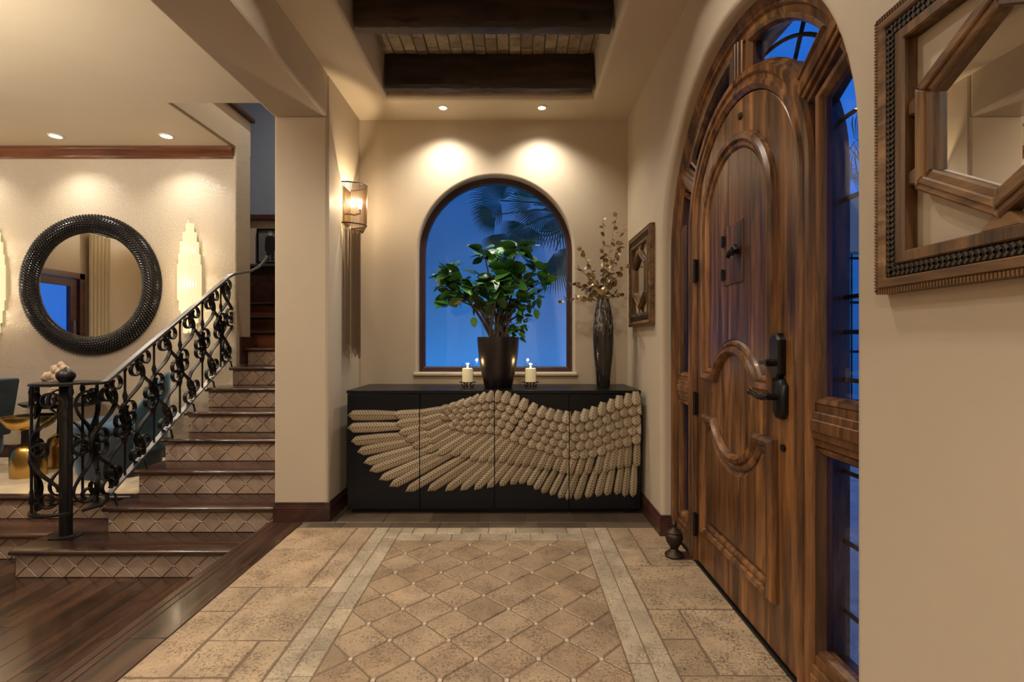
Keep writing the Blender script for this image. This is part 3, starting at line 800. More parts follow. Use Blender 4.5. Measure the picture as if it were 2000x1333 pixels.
for sg in (1, -1):
    a = math.radians(31)
    rail_piece('transom_rail', (W0[0] + sg * 0.545 * math.cos(a), 1.68 + 0.545 * math.sin(a)), (W0[0] + sg * 0.80 * math.cos(a), 1.68 + 0.80 * math.sin(a)), 0.11)
    u0, u1 = sorted((W0[0] + sg * 0.555, DC + sg * 0.775))
    rail_piece('sidelight_rail', (u0, 0.888), (u1, 0.888), 0.135)
    rail_piece('sidelight_base', (u0, 0.078), (u1, 0.078), 0.165)
    # glazing beads and panes
    beadp = [(0.0, FX + .034), (0.008, FX + .020), (0.020, FX + .024), (0.030, FX + .042), (0.030, FX + .06), (0.0, FX + .06)]
    def ccw(p):
        s = sum(p[i][0] * p[(i + 1) % len(p)][1] - p[(i + 1) % len(p)][0] * p[i][1] for i in range(len(p)))
        return p if s > 0 else p[::-1]
    up = [(u0, 0.95), (u1, 0.95)]
    top = [(u1, 2.035 if sg > 0 else 1.93), (u0, 1.93 if sg > 0 else 2.035)]
    g1 = ccw(up + top)
    g2 = ccw([(u0, 0.158), (u1, 0.158), (u1, 0.822), (u0, 0.822)])
    A0_, A1_ = (36, 83)
    inner = [(W0[0] + sg * 0.562 * math.cos(math.radians(q)), 1.69 + 0.562 * math.sin(math.radians(q))) for q in [A0_ + (A1_ - A0_) * i / 14 for i in range(15)]]
    outer = [(DC + sg * 0.772 * math.cos(math.radians(q)), DS + 0.772 * math.sin(math.radians(q))) for q in [39 + (85 - 39) * i / 14 for i in range(15)]]
    g3 = ccw(inner + outer[::-1])
    for nm, g in (('sidelight', g1), ('lower_sidelight', g2), ('transom', g3)):
        MB().sweep(g, beadp, XMAP, closed=True).build(nm + '_bead', M['doorwood'], D1, 25)
        MB().prism(inset_poly(g, 0.018), XMAP, FX + .062, FX + .067).build(nm + '_pane', M['doorglass'], D1)
    # iron grille outside the glass
    for nm, g in (('sidelight', g1), ('lower_sidelight', g2)):
        zz = (1.29, 1.60, 1.86, 1.18, 1.03) if nm == 'sidelight' else (0.30, 0.52, 0.74)
        for z in zz:
            z = min(z, 1.9)
            MB().tube([(FX + .115, u0 - .01, z), (FX + .115, u1 + .01, z)], 0.0075, 6).build('grille_bar', M['iron'], D1)
        um = (u0 + u1) / 2
    q = 62
    rr = 0.672
    MB().tube([(FX + .115, W0[0] + sg * rr * math.cos(math.radians(a_)), 1.68 + rr * math.sin(math.radians(a_))) for a_ in range(34, 88, 4)], 0.008, 6).build('grille_arc', M['iron'], D1)
    MB().tube([(FX + .115, W0[0] + sg * r_ * math.cos(math.radians(q)), 1.68 + r_ * math.sin(math.radians(q))) for r_ in (0.55, 0.79)], 0.008, 6).build('grille_bar', M['iron'], D1)
# leaf
LXF = 0.950
leaf_pts = [(W0[0] + 0.466, 0.012)] + arc(W0[0], W0[1], 0.466, 0, 180, 40) + [(W0[0] - 0.466, 0.012)]
leaf = MB().prism(leaf_pts, XMAP, LXF + 0.05, LXF, 0.004).build('leaf', M['doorwood'], D1)
PC = 2.165; PHW = 0.347; ZSP = 1.69; RC = (PC, 0.878); RO = 0.215
def up_panel(ins):
    """outline of the upper panel, moved inwards by ins"""
    hw = PHW - ins; zb = 0.958 + ins; ro = RO + ins
    a = math.asin(min(1, (zb - RC[1]) / ro))
    pts = [(PC - hw, zb)]
    pts += [(RC[0] + ro * math.cos(PI - (a + (PI - 2 * a) * i / 16)), RC[1] + ro * math.sin(PI - (a + (PI - 2 * a) * i / 16))) for i in range(17)]
    pts += [(PC + hw, zb)] + [(PC + hw * math.cos(PI * i / 28), ZSP + hw * math.sin(PI * i / 28)) for i in range(29)]
    return pts
def lo_panel(ins):
    hw = PHW - ins; zt = 0.795 - ins; zb = 0.195 + ins; ro = RO + ins
    a = math.asin(min(1, (RC[1] - zt) / ro))
    pts = [(PC - hw, zb), (PC + hw, zb), (PC + hw, zt)]
    pts += [(RC[0] + ro * math.cos(-(a + (PI - 2 * a) * i / 16)), RC[1] + ro * math.sin(-(a + (PI - 2 * a) * i / 16))) for i in range(17)]
    pts += [(PC - hw, zt)]
    return pts
steps = [(0.0, 0.001), (0.004, 0.018), (0.016, 0.030), (0.032, 0.026), (0.038, 0.012), (0.048, 0.018), (0.058, 0.014), (0.066, 0.004), (0.068, -0.002)]
for fnp, nm in ((up_panel, 'upper_panel_moulding'), (lo_panel, 'lower_panel_moulding')):
    mb = MB(); prev = None
    for (o, h) in steps:
        cur = [(LXF - h, a, b_) for a, b_ in fnp(o)]
        if prev:
            n = len(cur)
            mb.add(prev + cur, [(i, (i + 1) % n, n + (i + 1) % n, n + i) for i in range(n)])
        prev = cur
    mb.build(nm, M['doorwood'], leaf, 30)
# upper field: vertical boards
def ztop(u, hw): return ZSP + math.sqrt(max(0, hw * hw - (u - PC) ** 2))
def zbot(u, ins):
    ro = RO + ins
    if abs(u - RC[0]) < ro: return max(0.958 + ins, RC[1] + math.sqrt(max(0, ro * ro - (u - RC[0]) ** 2)))
    return 0.958 + ins
ub = [PC - 0.278 + 0.556 * q for q in (0, 0.22, 0.42, 0.60, 0.80, 1.0)]
for a, b_ in zip(ub, ub[1:]):
    us = [a + .0012 + (b_ - a - .0024) * i / 8 for i in range(9)]
    pl = [(u, zbot(u, .069)) for u in us] + [(u, ztop(u, .278)) for u in us[::-1]]
    MB().prism(pl, XMAP, LXF + .004, LXF - 0.006).build('panel_board', M['doorwood'], leaf)
# lower field, raised with a bevel
a_ = lo_panel(0.068); b2 = lo_panel(0.088)
n = len(a_)
MB().add([(LXF - 0.000, *p) for p in a_] + [(LXF - 0.012, *p) for p in b2], [(i, (i + 1) % n, n + (i + 1) % n, n + i) for i in range(n)] + [tuple(range(n, 2 * n))]).build('lower_field', M['doorwood'], leaf)
# speakeasy hatch
MB().prism([(2.07, 1.40), (2.262, 1.40), (2.262, 1.66), (2.07, 1.66)], XMAP, LXF - .004, LXF - 0.011, 0.002).build('hatch', M['doorwood'], leaf)
for z in (1.45, 1.60): MB().box(LXF - .016, LXF - .008, 2.243, 2.280, z - .022, z + .022).tube([(LXF - .016, 2.264, z - .026), (LXF - .016, 2.264, z + .026)], .005, 6).build('hatch_hinge', M['bronze'], leaf)
MB().tube([(LXF - .035, 2.16, 1.515), (LXF - .032, 2.13, 1.545), (LXF - .03, 2.10, 1.55), (LXF - .03, 2.085, 1.53)], 0.010, 8).lathe([(.003, -.02), (.012, -.012), (.016, 0), (.012, .012), (.003, .02)], (LXF - .030, 2.125, 1.535), 12).box(LXF - .03, LXF - .008, 2.10, 2.118, 1.52, 1.54).build('hatch_latch', M['bronze'], leaf, 50)
# big nail head, key hole
MB().tube([(LXF - .010, 2.11, 2.10), (LXF + .002, 2.11, 2.10)], [0.012, 0.018], 10).build('nail_head', M['urnm'], leaf)
# hardware: plates are clipped octagons
def plate(nm, u, z, hu, hz):
    pl = [(u - hu, z - hz * .72), (u - hu * .62, z - hz * .86), (u - hu * .45, z - hz), (u + hu * .45, z - hz), (u + hu * .62, z - hz * .86), (u + hu, z - hz * .72), (u + hu, z + hz * .72), (u + hu * .62, z + hz * .86), (u + hu * .45, z + hz), (u - hu * .45, z + hz), (u - hu * .62, z + hz * .86), (u - hu, z + hz * .72)]
    return MB().prism(pl, XMAP, LXF + .001, LXF - 0.026, 0.007)
plate('deadbolt', 1.795, 1.098, 0.036, 0.083).tube([(LXF - .02, 1.803, 1.075), (LXF - .05, 1.803, 1.075)], 0.013, 10).box(LXF - .058, LXF - .044, 1.785, 1.835, 1.068, 1.082).build('deadbolt', M['bronze'], leaf, 30)
plate('lever_plate', 1.775, 0.948, 0.033, 0.070).tube([(LXF - .02, 1.775, 0.955), (LXF - .06, 1.775, 0.955)], 0.012, 10).tube([(LXF - .058, 1.765, 0.955), (LXF - .060, 1.80, 0.952), (LXF - .060, 1.84, 0.948), (LXF - .058, 1.88, 0.956), (LXF - .056, 1.91, 0.958)], [.010, .013, .009, .010, .006], 10).lathe([(.002, -.011), (.009, -.006), (.011, 0), (.009, .006), (.002, .011)], (LXF - .056, 1.915, .960), 10).build('lever_handle', M['bronze'], leaf, 50)
MB().tube([(LXF - .008, 1.772, 0.775), (LXF + .002, 1.772, 0.775)], 0.013, 12).build('key_cover', M['bronze'], leaf)
for z in (1.52, 0.83, 0.20):
    MB().box(LXF - .012, LXF - .002, 2.600, 2.632, z - .055, z + .055).tube([(LXF - .014, 2.616, z - .060), (LXF - .014, 2.616, z + .060)], .009, 8).build('hinge', M['bronze'], leaf)
# threshold
MB().box(0.938, 1.08, DC - DR, DC + DR, -0.02, 0.009).build('threshold', M['bronze'], D1, None, 0.003)

# ------------------------------------------------------------------ staircase
ST = thing('staircase', 'dark wood stairs with diamond tiled risers climbing beside the pillar', 'staircase', (-2.2, 3.3, SZ))
RUN, RISE, Y1, Z1 = 0.28, 0.177, 3.12, -0.152
SXL, SXR = -2.80, -1.549
RP = 0.153
def riser_tiles(par, x0, x1, z0, z1, yf):
    zc = (z0 + z1) / 2
    i0 = int(math.floor(x0 / RP)) - 1; i1 = int(math.ceil(x1 / RP)) + 1
    h = RP / 2
    for i in range(i0, i1 + 1):
        for (cx_, cz_) in ((i * RP + h, zc), (i * RP, zc + h), (i * RP, zc - h)):
            pl = [(cx_ + h - .003, cz_), (cx_, cz_ + h - .003), (cx_ - h + .003, cz_), (cx_, cz_ - h + .003)]
            pl = clip_rect(pl, x0, x1, z0, z1)
            if len(pl) >= 3 and parea(pl) > 3e-4:
                MB().prism(pl, YMAP, yf + .002, yf - 0.006 - random.uniform(0, .0015), 0.003).build('tile', M['rtile'], par)
        cx_ = i * RP
        if x0 + .01 < cx_ < x1 - .01:
            s = .007
            MB().prism([(cx_ - s, zc), (cx_, zc - s), (cx_ + s, zc), (cx_, zc + s)], YMAP, yf, yf - .0095, 0.002).build('inset_dot', M['dot'], par)
def tread(par, x0, x1, y0, y1, z):
    n_ = 6; r_ = 0.017
    prof = [(y1, z - .034), (y0 + r_, z - .034)] + [(y0 + r_ - r_ * math.sin(PI * i / n_), z - r_ - r_ * math.cos(PI * i / n_)) for i in range(1, n_)] + [(y0 + r_, z), (y1, z)]
    return MB().prism(prof, lambda a, b_, d: (d, a, b_), x0, x1).build('tread', M['treadwood'], par, 40)
body = MB()
for k in range(7):
    y = Y1 + k * RUN; z = Z1 + k * RISE
    xl = -3.155 if k == 0 else (SXL if k < 6 else -2.738)
    xr = -1.575 if k == 0 else SXR
    tread(ST, xl, xr, y, y + RUN + 0.05, z)
    zb = SZ if k == 0 else z - RISE
    rs = MB().box(xl + .02, xr, y + .032, y + .05, zb + .001, z - .035).build('riser', M['grout'], ST)
    riser_tiles(rs, xl + .021, xr - .001, zb + .002, z - .036, y + .032)
    body.box(xl + .022, xr, y + .051, (3.42 if k == 0 else 4.925 if k < 6 else 5.09), (SZ + .001 if k == 0 else z - RISE + .0005), z - .0345)
body.build('stair_body', M['wall'], ST)
y8 = Y1 + 7 * RUN; z8 = Z1 + 7 * RISE
rs = MB().box(-2.72, SXR, y8 + .032, y8 + .05, z8 - RISE + .001, z8 - .035).build('riser', M['grout'], ST)
riser_tiles(rs, -2.72, SXR, z8 - RISE + .002, z8 - .036, y8 + .032)
tread(ST, -2.74, SXR, y8, 5.45, z8)
for i, (yy, zz) in enumerate(((5.40, z8 + RISE), (5.70, z8 + 2 * RISE), (5.93, z8 + 3 * RISE))):
    MB().box(-4.2, SXR - 0.28 * 0, yy + .03, yy + .05, zz - RISE, zz - .035).build('riser', M['trim'], ST)
    tread(ST, -4.2, SXR, yy, (yy + 0.29) if i < 2 else 5.998, zz)
MB().box(-4.2, SXR, 5.965, 5.999, z8 + 3 * RISE + .002, 2.04).build('panel', M['base'], ST)
MB().box(-4.2, SXR, 5.93, 5.999, 2.041, 2.075).build('ledge', M['rail'], ST, None, 0.006)

# two steps up to the living room
LS = thing('living_room_steps', 'two dark wood steps with tiled risers up to the living room', 'steps', (-4.5, 3.5, SZ))
for k, (yy, zz) in enumerate(((3.387, -0.153), (3.668, LZ))):
    xr = -3.157 if k == 0 else -2.801
    rs = MB().box(-6.2, xr, yy + .032, yy + .05, SZ + .001 if k == 0 else -0.152, zz - .035).build('riser', M['grout'], LS)
    riser_tiles(rs, -4.2, xr - .001, (SZ if k == 0 else -0.153) + .002, zz - .036, yy + .032)
    tread(LS, -6.2, xr, yy, yy + (0.32 if k == 0 else 0.068), zz)
MB().box(-3.157, -2.80, 3.44, 3.69, -0.33, -0.1535).build('corner_block', M['base'], LS)

# ------------------------------------------------------------------ wrought iron railing
RX = -2.785
RL = thing('stair_railing', 'black wrought iron scrollwork stair railing with round newel cage', 'railing', (-2.99, 3.34, Z1))
def topz(y): return 0.872 + 0.617 * (y - 3.404)
def botz(y): return 0.070 + 0.612 * (y - 3.379)
def cornu(turns=1.25, n=26):
    L = math.sqrt(2 * turns * 2 * PI); ds = L / n / 6
    x = y = 0.0; half = [(0.0, 0.0)]
    for i in range(n * 6):
        s = (i + .5) * ds; th = s * s / 2
        x += math.cos(th) * ds; y += math.sin(th) * ds
        if (i + 1) % 6 == 0: half.append((x, y))
    return [(-a, -b_) for a, b_ in half[::-1]] + half[1:]
CS = cornu()
EYE = Vector((math.sqrt(PI) / 2, math.sqrt(PI) / 2))
def scroll(p0, p1, flip):
    """S-scroll between two eyes p0, p1 in a plane; flip mirrors it"""
    e = EYE * 2
    d = Vector(p1) - Vector(p0)
    k = d.length / e.length
    c = (Vector(p0) + Vector(p1)) / 2
    ang = math.atan2(d.y, d.x)
    out = []
    for (a, b_) in CS:
        q = Vector((a, b_)); 
        u = (q.x * EYE.x + q.y * EYE.y) / EYE.length * k; w = (-q.x * EYE.y + q.y * EYE.x) / EYE.length * k
        if flip: w = -w
        out.append((c.x + u * math.cos(ang) - w * math.sin(ang), c.y + u * math.sin(ang) + w * math.cos(ang)))
    return out
def put_scroll(pts2, fn, side):
    mb = MB(); pts = [fn(a, b_) for a, b_ in pts2]
    sd = [side(a, b_) for a, b_ in pts2]
    mb.bar(pts, sd, 0.028, 0.010)
    for q in (0, -1):
        mb.lathe([(.002, -.012), (.009, -.012), (.009, .012), (.002, .012)], (0, 0, 0), 8)
        nv = 32
        base = Vector(pts[q]); s_ = Vector(sd[q]).normalized(); r1 = s_.orthogonal().normalized(); r2 = s_.cross(r1)
        for i in range(len(mb.v) - nv, len(mb.v)):
            x_, y_, z_ = mb.v[i]; mb.v[i] = tuple(base + r1 * x_ + r2 * y_ + s_ * z_)
    return mb.build('scroll', M['iron'], RL, 40)
flat = lambda a, b_: (RX, a, b_)
sideX = lambda a, b_: (1, 0, 0)
bal = [3.582, 3.870, 4.170, 4.469, 4.747]
# balusters with a knuckle
for y in bal:
    z0, z1 = botz(y), topz(y); zm = (z0 + z1) / 2
    MB().tube([(RX, y, z0), (RX, y, zm - .17), (RX, y, zm - .13), (RX, y, zm - .09), (RX, y, z1 - .26), (RX, y, z1 - .22), (RX, y, z1 - .18), (RX, y, z1 - .045), (RX, y, z1 - .03), (RX, y, z1)], [.008, .008, .019, .008, .008, .017, .008, .008, .016, .008], 8).build('baluster', M['iron'], RL, 50)
edges = [3.34] + bal + [4.92]
for a, b_ in zip(edges, edges[1:]):
    w = b_ - a
    for sgn, fl in ((-1, False), (1, True)):
        yc = (a + b_) / 2
        full = w > 0.25
        if not full and sgn == (1 if a < 3.4 else -1) and w < 0.2: pass
        ya = yc + sgn * w * 0.30; yb_ = yc + sgn * w * 0.20
        H = topz(yc) - botz(yc)
        sl = 0.615 * (sgn * w * 0.25)
        zt = topz(yc) + sl; zb = botz(yc) + sl
        # upper S: eye at the handrail leaning out, eye below leaning to the baluster
        put_scroll(scroll((yc + sgn * w * 0.16, zt - 0.085), (yc + sgn * w * 0.34, zt - 0.085 - 0.335), fl), flat, sideX)
        put_scroll(scroll((yc + sgn * w * 0.34, zb + 0.43), (yc + sgn * w * 0.14, zb + 0.085), not fl), flat, sideX)
# rails
hp = [(RX, 3.40, topz(3.40))] + [(RX, y, topz(y)) for y in (3.8, 4.2, 4.6, 4.80)] + [(-2.778, 4.86, 1.785), (-2.74, 4.90, 1.815), (-2.69, 4.93, 1.83), (-2.63, 4.98, 1.85), (-2.57, 5.03, 1.90), (-2.53, 5.06, 1.96), (-2.50, 5.07, 2.02)]
sds = [(1, 0, 0)] * 5 + [(1, 0.4, 0), (0.9, -0.4, 0), (0.8, -0.6, 0), (0.7, -0.7, 0), (0.7, -0.7, 0), (0.7, -0.7, 0), (.7, -.7, 0)]
MB().bar(hp, sds, 0.042, 0.024).build('handrail', M['rail'], RL, None, 0.006)
MB().bar([(RX, y, botz(y)) for y in (3.43, 3.7, 4.1, 4.5, 4.90)], (1, 0, 0), 0.040, 0.012).build('bottom_rail', M['rail'], RL)
# little brackets from the bottom rail to the treads
for k in range(1, 7):
    y = Y1 + k * RUN + 0.05; z = Z1 + k * RISE
    zz = botz(y)
    MB().tube([(RX, y, zz), (RX + .035, y, zz - .01), (RX + .05, y, z - .005)], 0.008, 6).build('bracket', M['iron'], RL)
# newel and cage
NX, NY, CRR = -2.99, 3.34, 0.165
MB().lathe([(.001, 0), (.048, 0), (.048, .010), (.040, .014), (.036, .016), (.036, 1.010), (.030, 1.018), (.030, 1.03), (.040, 1.045), (.052, 1.065), (.054, 1.080), (.046, 1.100), (.026, 1.116), (.010, 1.126), (.004, 1.135), (.001, 1.137)], (NX, NY, Z1), 20).build('newel_post', M['iron'], RL, 40)
MB().box(NX - .075, NX + .075, NY - .05, NY + .05, Z1, Z1 + .006).build('base_plate', M['iron'], RL)
def cyl(a, z, r=CRR): return (NX + r * math.cos(a), NY + r * math.sin(a), z)
TOPZ, BOTZ = 0.872, 0.045
ring = [cyl(math.radians(d), TOPZ) for d in range(-20, 330, 10)]
MB().bar([(RX, 3.45, topz(3.42))] + [(RX + .005, 3.36, TOPZ)] + ring, (0, 0, 1), 0.014, 0.040).build('top_ring', M['iron'], RL)
MB().lathe([(.030, -.006), (CRR + .012, -.006), (CRR + .012, .004), (.030, .004)], (NX, NY, TOPZ + .006), 32, cap=False).build('top_disc', M['iron'], RL)
ring = [cyl(math.radians(d), BOTZ) for d in range(-20, 330, 10)]
MB().bar([(RX, 3.42, botz(3.42))] + [(RX + .005, 3.36, BOTZ + .01)] + ring, (0, 0, 1), 0.012, 0.040).build('bottom_ring', M['iron'], RL)
for d in (192, 55): 
    MB().bar([cyl(math.radians(d), BOTZ), cyl(math.radians(d), TOPZ)], (math.sin(math.radians(d)), -math.cos(math.radians(d)), 0), 0.040, 0.010).build('strap', M['iron'], RL)
for d in (225, 320, 100):
    zs_ = [BOTZ, .30, .34, .38, .42, .46, TOPZ - .08, TOPZ - .05, TOPZ]
    MB().tube([cyl(math.radians(d), z) for z in zs_], [.008, .008, .009, .019, .009, .008, .008, .017, .008], 8).build('cage_bar', M['iron'], RL, 50)
cm = lambda a0: (lambda a, b_: cyl(a0 + a / CRR, b_))
sm = lambda a0: (lambda a, b_: (math.cos(a0 + a / CRR), math.sin(a0 + a / CRR), 0))
for a0, fl in ((math.radians(272), False), (math.radians(200), True), (math.radians(345), True), (math.radians(130), False), (math.radians(60), True)):
    put_scroll(scroll((0.03, TOPZ - .10), (-0.02, TOPZ - .40), fl), cm(a0), sm(a0))
    put_scroll(scroll((-0.02, BOTZ + .40), (0.02, BOTZ + .10), not fl), cm(a0), sm(a0))
# ------------------------------------------------------------------ sideboard with the carved wing
CXL, CXR, CYF, CH = -1.122, 0.839, 3.342, 0.826
SB = thing('sideboard', 'black lacquer sideboard with a carved golden wing across four doors', 'sideboard', (-0.14, 3.6, 0))
MB().box(CXL + .006, CXR - .006, CYF + .022, BY - .022, 0.035, CH - .022).build('body', M['black'], SB)
MB().box(CXL, CXR, CYF - .004, BY - .020, CH - .022, CH).build('top', M['black'], SB, None, 0.003)
MB().box(CXL + .04, CXR - .04, CYF + .05, BY - .05, 0.006, 0.036).build('plinth', M['black'], SB)
for (x, y) in ((CXL + .06, CYF + .07), (-0.14, CYF + .07), (CXR - .06, CYF + .07), (CXL + .06, BY - .08), (CXR - .06, BY - .08)):
    MB().box(x - .035, x + .035, y - .03, y + .03, 0.0, 0.034).build('foot', M['black'], SB)
gaps = [CXL + .002, -0.634, -0.1364, 0.358, CXR - .002]
doors = []
for a, b_ in zip(gaps, gaps[1:]):
    doors.append(MB().box(a + .0025, b_ - .0025, CYF, CYF + .020, 0.038, CH - .026).build('door', M['black'], SB, None, 0.0015))
K5 = 0.33 * 3.342 / 980
def z5(a, b_):      # wing drawing units -> front plane (x, z)
    return ((640 + .33 * a - 1006) / 980 * 3.342, 1.15 - (730 + .33 * b_ - 668) / 980 * 3.342)
def interp(x, pts):
    if x <= pts[0][0]: return pts[0][1]
    for (a, c), (b_, d) in zip(pts, pts[1:]):
        if x <= b_: return c + (d - c) * (x - a) / (b_ - a)
    return pts[-1][1]
def feather(tip, phi, length, width, lift, kind, thick=0.010):
    """tip in drawing units, phi degrees (180 = to the left, 90 = down)"""
    tx, tz = z5(*tip); L = length * K5; Wd = width * K5 / 2
    dx, dz = math.cos(math.radians(phi)), -math.sin(math.radians(phi))      # root -> tip
    nx, nz = -dz, dx
    rows = 11; v = []; uv = []; f = []
    for i in range(rows):
        s = i / (rows - 1)
        if kind == 'quill':
            w = Wd * (0.72 + 0.28 * min(1, s / .5)) * (1 if s < .86 else math.sqrt(max(0.0, 1 - ((s - .86) / .14) ** 1.7)))
        else:
            w = Wd * (0.62 + 0.38 * min(1, s / .5)) * (1 if s < .5 else math.sqrt(max(0.0, 1 - ((s - .5) / .5) ** 2.4)))
        w = max(w, 0.0008)
        up = lift * (0.35 + 0.65 * s)
        px_, pz_ = tx - dx * L * (1 - s), tz - dz * L * (1 - s)
        for (u, h) in ((-1, 0.0), (-1, 0.35), (-.5, .80), (0, 1.0), (.5, .80), (1, .35), (1, 0.0)):
            e = 1 if s < .97 else .35
            y = CYF + 0.0005 - (0 if h == 0 else up + thick * h * e)
            v.append((px_ + nx * u * w, y, pz_ + nz * u * w)); uv.append((u, s * L))
    for i in range(rows - 1):
        for k in range(6): f.append((i * 7 + k, i * 7 + k + 1, i * 7 + 8 + k, i * 7 + 7 + k))
    f.append(tuple(range(7))); f.append(tuple((rows - 1) * 7 + k for k in range(7)))
    xs_ = [p[0] for p in v]
    for q in range(4):
        lo, hi = gaps[q] + .003, gaps[q + 1] - .003
        if max(xs_) < lo or min(xs_) > hi: continue
        me = bpy.data.meshes.new('feather'); me.from_pydata(v, [], f)
        ul = me.uv_layers.new(name='UVMap')
        for lp in me.loops: ul.data[lp.index].uv = uv[lp.vertex_index]
        bm = bmesh.new(); bm.from_mesh(me)
        bmesh.ops.recalc_face_normals(bm, faces=bm.faces)
        for (co, no) in (((lo, 0, 0), (-1, 0, 0)), ((hi, 0, 0), (1, 0, 0))):
            g = bm.verts[:] + bm.edges[:] + bm.faces[:]
            bmesh.ops.bisect_plane(bm, geom=g, plane_co=co, plane_no=no, clear_outer=True)
        if len(bm.faces) < 3: bm.free(); bpy.data.meshes.remove(me); continue
        bm.to_mesh(me); bm.free()
        me.shade_smooth(); me.set_sharp_from_angle(angle=math.radians(45))
        link('feather', me, M['feather' if kind == 'quill' else 'covert'], doors[q])
tips1 = [(118, 247), (118, 322), (138, 402), (175, 465), (213, 530), (247, 578), (305, 630), (365, 670), (460, 700), (590, 697), (695, 698), (785, 695), (868, 690), (945, 680), (1020, 668), (1085, 660), (1137, 655), (1185, 665), (1225, 690), (1270, 712), (1320, 724), (1370, 742), (1415, 750), (1470, 750), (1535, 740), (1595, 730), (1650, 725), (1710, 720), (1757, 732), (1805, 732)]
phi1 = [180, 178, 174, 169, 164, 160, 156, 152, 149, 146, 142, 138, 134, 131, 128, 126, 124, 122, 121, 119, 117, 114, 111, 109, 107, 105, 102, 99, 96, 93]
len1 = [330, 330, 330, 350, 380, 400, 430, 440, 440, 420, 400, 360, 320, 280, 200, 190, 180, 175, 175, 175, 180, 190, 195, 195, 195, 190, 190, 190, 195, 195]
wid1 = [66, 64, 62, 60, 58, 58, 58, 58, 58, 56, 54, 52, 50, 48, 46, 46, 44, 44, 44, 44, 44, 44, 46, 50, 50, 50, 50, 46, 44, 46]
for i in range(30): feather(tips1[i], phi1[i], len1[i], wid1[i], 0.003 + 0.0008 * (i % 2), 'quill')
tips2 = [(390, 245), (402, 300), (420, 352), (457, 397), (500, 436), (575, 462), (648, 480), (728, 487), (787, 500), (842, 515), (895, 525), (950, 530), (1015, 527), (1065, 540), (1110, 548), (1155, 552), (1200, 562), (1245, 572), (1290, 577), (1340, 582), (1380, 597), (1422, 602), (1475, 605), (1530, 598), (1590, 600), (1640, 590), (1677, 575), (1725, 568), (1770, 560), (1825, 555)]
phi2 = [177, 172, 167, 162, 158, 152, 147, 144, 141, 138, 135, 132, 128, 126, 124, 122, 120, 118, 116, 114, 112, 110, 108, 106, 104, 102, 100, 97, 95, 92]
for i in range(30): feather(tips2[i], phi2[i], interp(i, [(0, 330), (5, 270), (10, 250), (15, 190), (29, 175)]), interp(i, [(0, 58), (6, 52), (14, 46), (29, 48)]), 0.010 + 0.0008 * (i % 2), 'quill')
# a short third rank between the long quills and the coverts
for i, (a, b_, ph) in enumerate(((556, 232, 171), (560, 278, 164), (566, 324, 158), (590, 366, 154), (600, 410, 150))): feather((a, b_), ph, 190, 46, 0.014, 'quill')
Uc = [(560, 214), (680, 186), (850, 138), (985, 118), (1060, 130), (1130, 162), (1200, 195), (1330, 236), (1430, 247), (1540, 224), (1650, 178), (1740, 144), (1860, 128)]
Lc = [(680, 300), (800, 345), (985, 355), (1040, 378), (1100, 408), (1200, 442), (1280, 466), (1340, 484), (1430, 508), (1500, 512), (1600, 492), (1700, 445), (1780, 432), (1860, 412)]
phic = [(670, 172), (740, 150), (850, 128), (985, 112), (1200, 118), (1430, 104), (1600, 104), (1860, 92)]
NR = 5
for j in range(NR):
    x = 672 + (22 if j % 2 else 0)
    while x < 1856:
        U, Lw = interp(x, Uc), interp(x, Lc)
        tt = j / NR
        rows_here = (Lw - U)
        b_ = Lw + (U - Lw) * tt
        ph = interp(x, phic)
        wd = 54 if x < 1000 else 61
        if not (x < 700 and j in (0, 1)):
            feather((min(x, 1852), b_ + random.uniform(-3, 3)), ph + random.uniform(-4, 4), max(66, rows_here / NR + 26), wd, 0.016 + 0.0045 * j + random.uniform(0, .0015), 'covert', 0.011)
        x += 46 if x < 1000 else 52
    
# ------------------------------------------------------------------ potted plant
PX, PY = -0.121, 3.60
PL = thing('potted_plant', 'leafy green plant in a tall tapered black pot on the sideboard', 'potted plant', (PX, PY, CH))
MB().lathe([(.001, 0), (.094, 0), (.099, .005), (.114, .07), (.128, .14), (.139, .21), (.146, .28), (.150, .345), (.149, .358), (.143, .358), (.138, .34), (.001, .338)], (PX, PY, CH + .0005), 40, cap=False).build('pot', M['pot'], PL, 40)
mb = MB()
for i in range(150):
    a = random.uniform(0, 2 * PI); r_ = 0.132 * math.sqrt(random.random()); s = random.uniform(.006, .013)
    mb.lathe([(.001, -s * .7), (s * .8, -s * .3), (s, 0.1 * s), (s * .6, s * .6), (.001, s * .75)], (PX + r_ * math.cos(a), PY + r_ * math.sin(a), CH + .345), 6)
mb.build('pebbles', M['pebble'], PL, 60, kind='stuff')
# clear glass sleeve around the stems
MB().lathe([(.075, .34), (.078, .36), (.082, .48), (.098, .60), (.096, .60), (.080, .48), (.076, .36), (.073, .34)], (PX - .035, PY - .01, CH), 28, cap=False).build('glass_sleeve', M['clear'], PL, 60)
def leaf_mesh(L, Wd, fold=0.18, tipw=2.2, curl=0.12, nm='leaf'):
    v = []; f = []; n = 8
    for i in range(n + 1):
        s = i / n
        w = Wd / 2 * (math.sin(PI * min(1, s ** 0.75)) ** 0.65 if 0 < s < 1 else 0.02)
        zc = -curl * L * (s - .45) ** 2
        for u in (-1, -.5, 0, .5, 1):
            v.append((s * L, u * w, zc + abs(u) * w * fold))
    for i in range(n):
        for k in range(4): f.append((i * 5 + k, i * 5 + k + 1, i * 5 + 6 + k, i * 5 + 5 + k))
    me = bpy.data.meshes.new(nm); me.from_pydata(v, [], f); me.shade_smooth()
    return me
lm = [leaf_mesh(.140, .094), leaf_mesh(.118, .084), leaf_mesh(.092, .064), leaf_mesh(.060, .040)]
for q in lm: q.materials.append(M['leaf'])
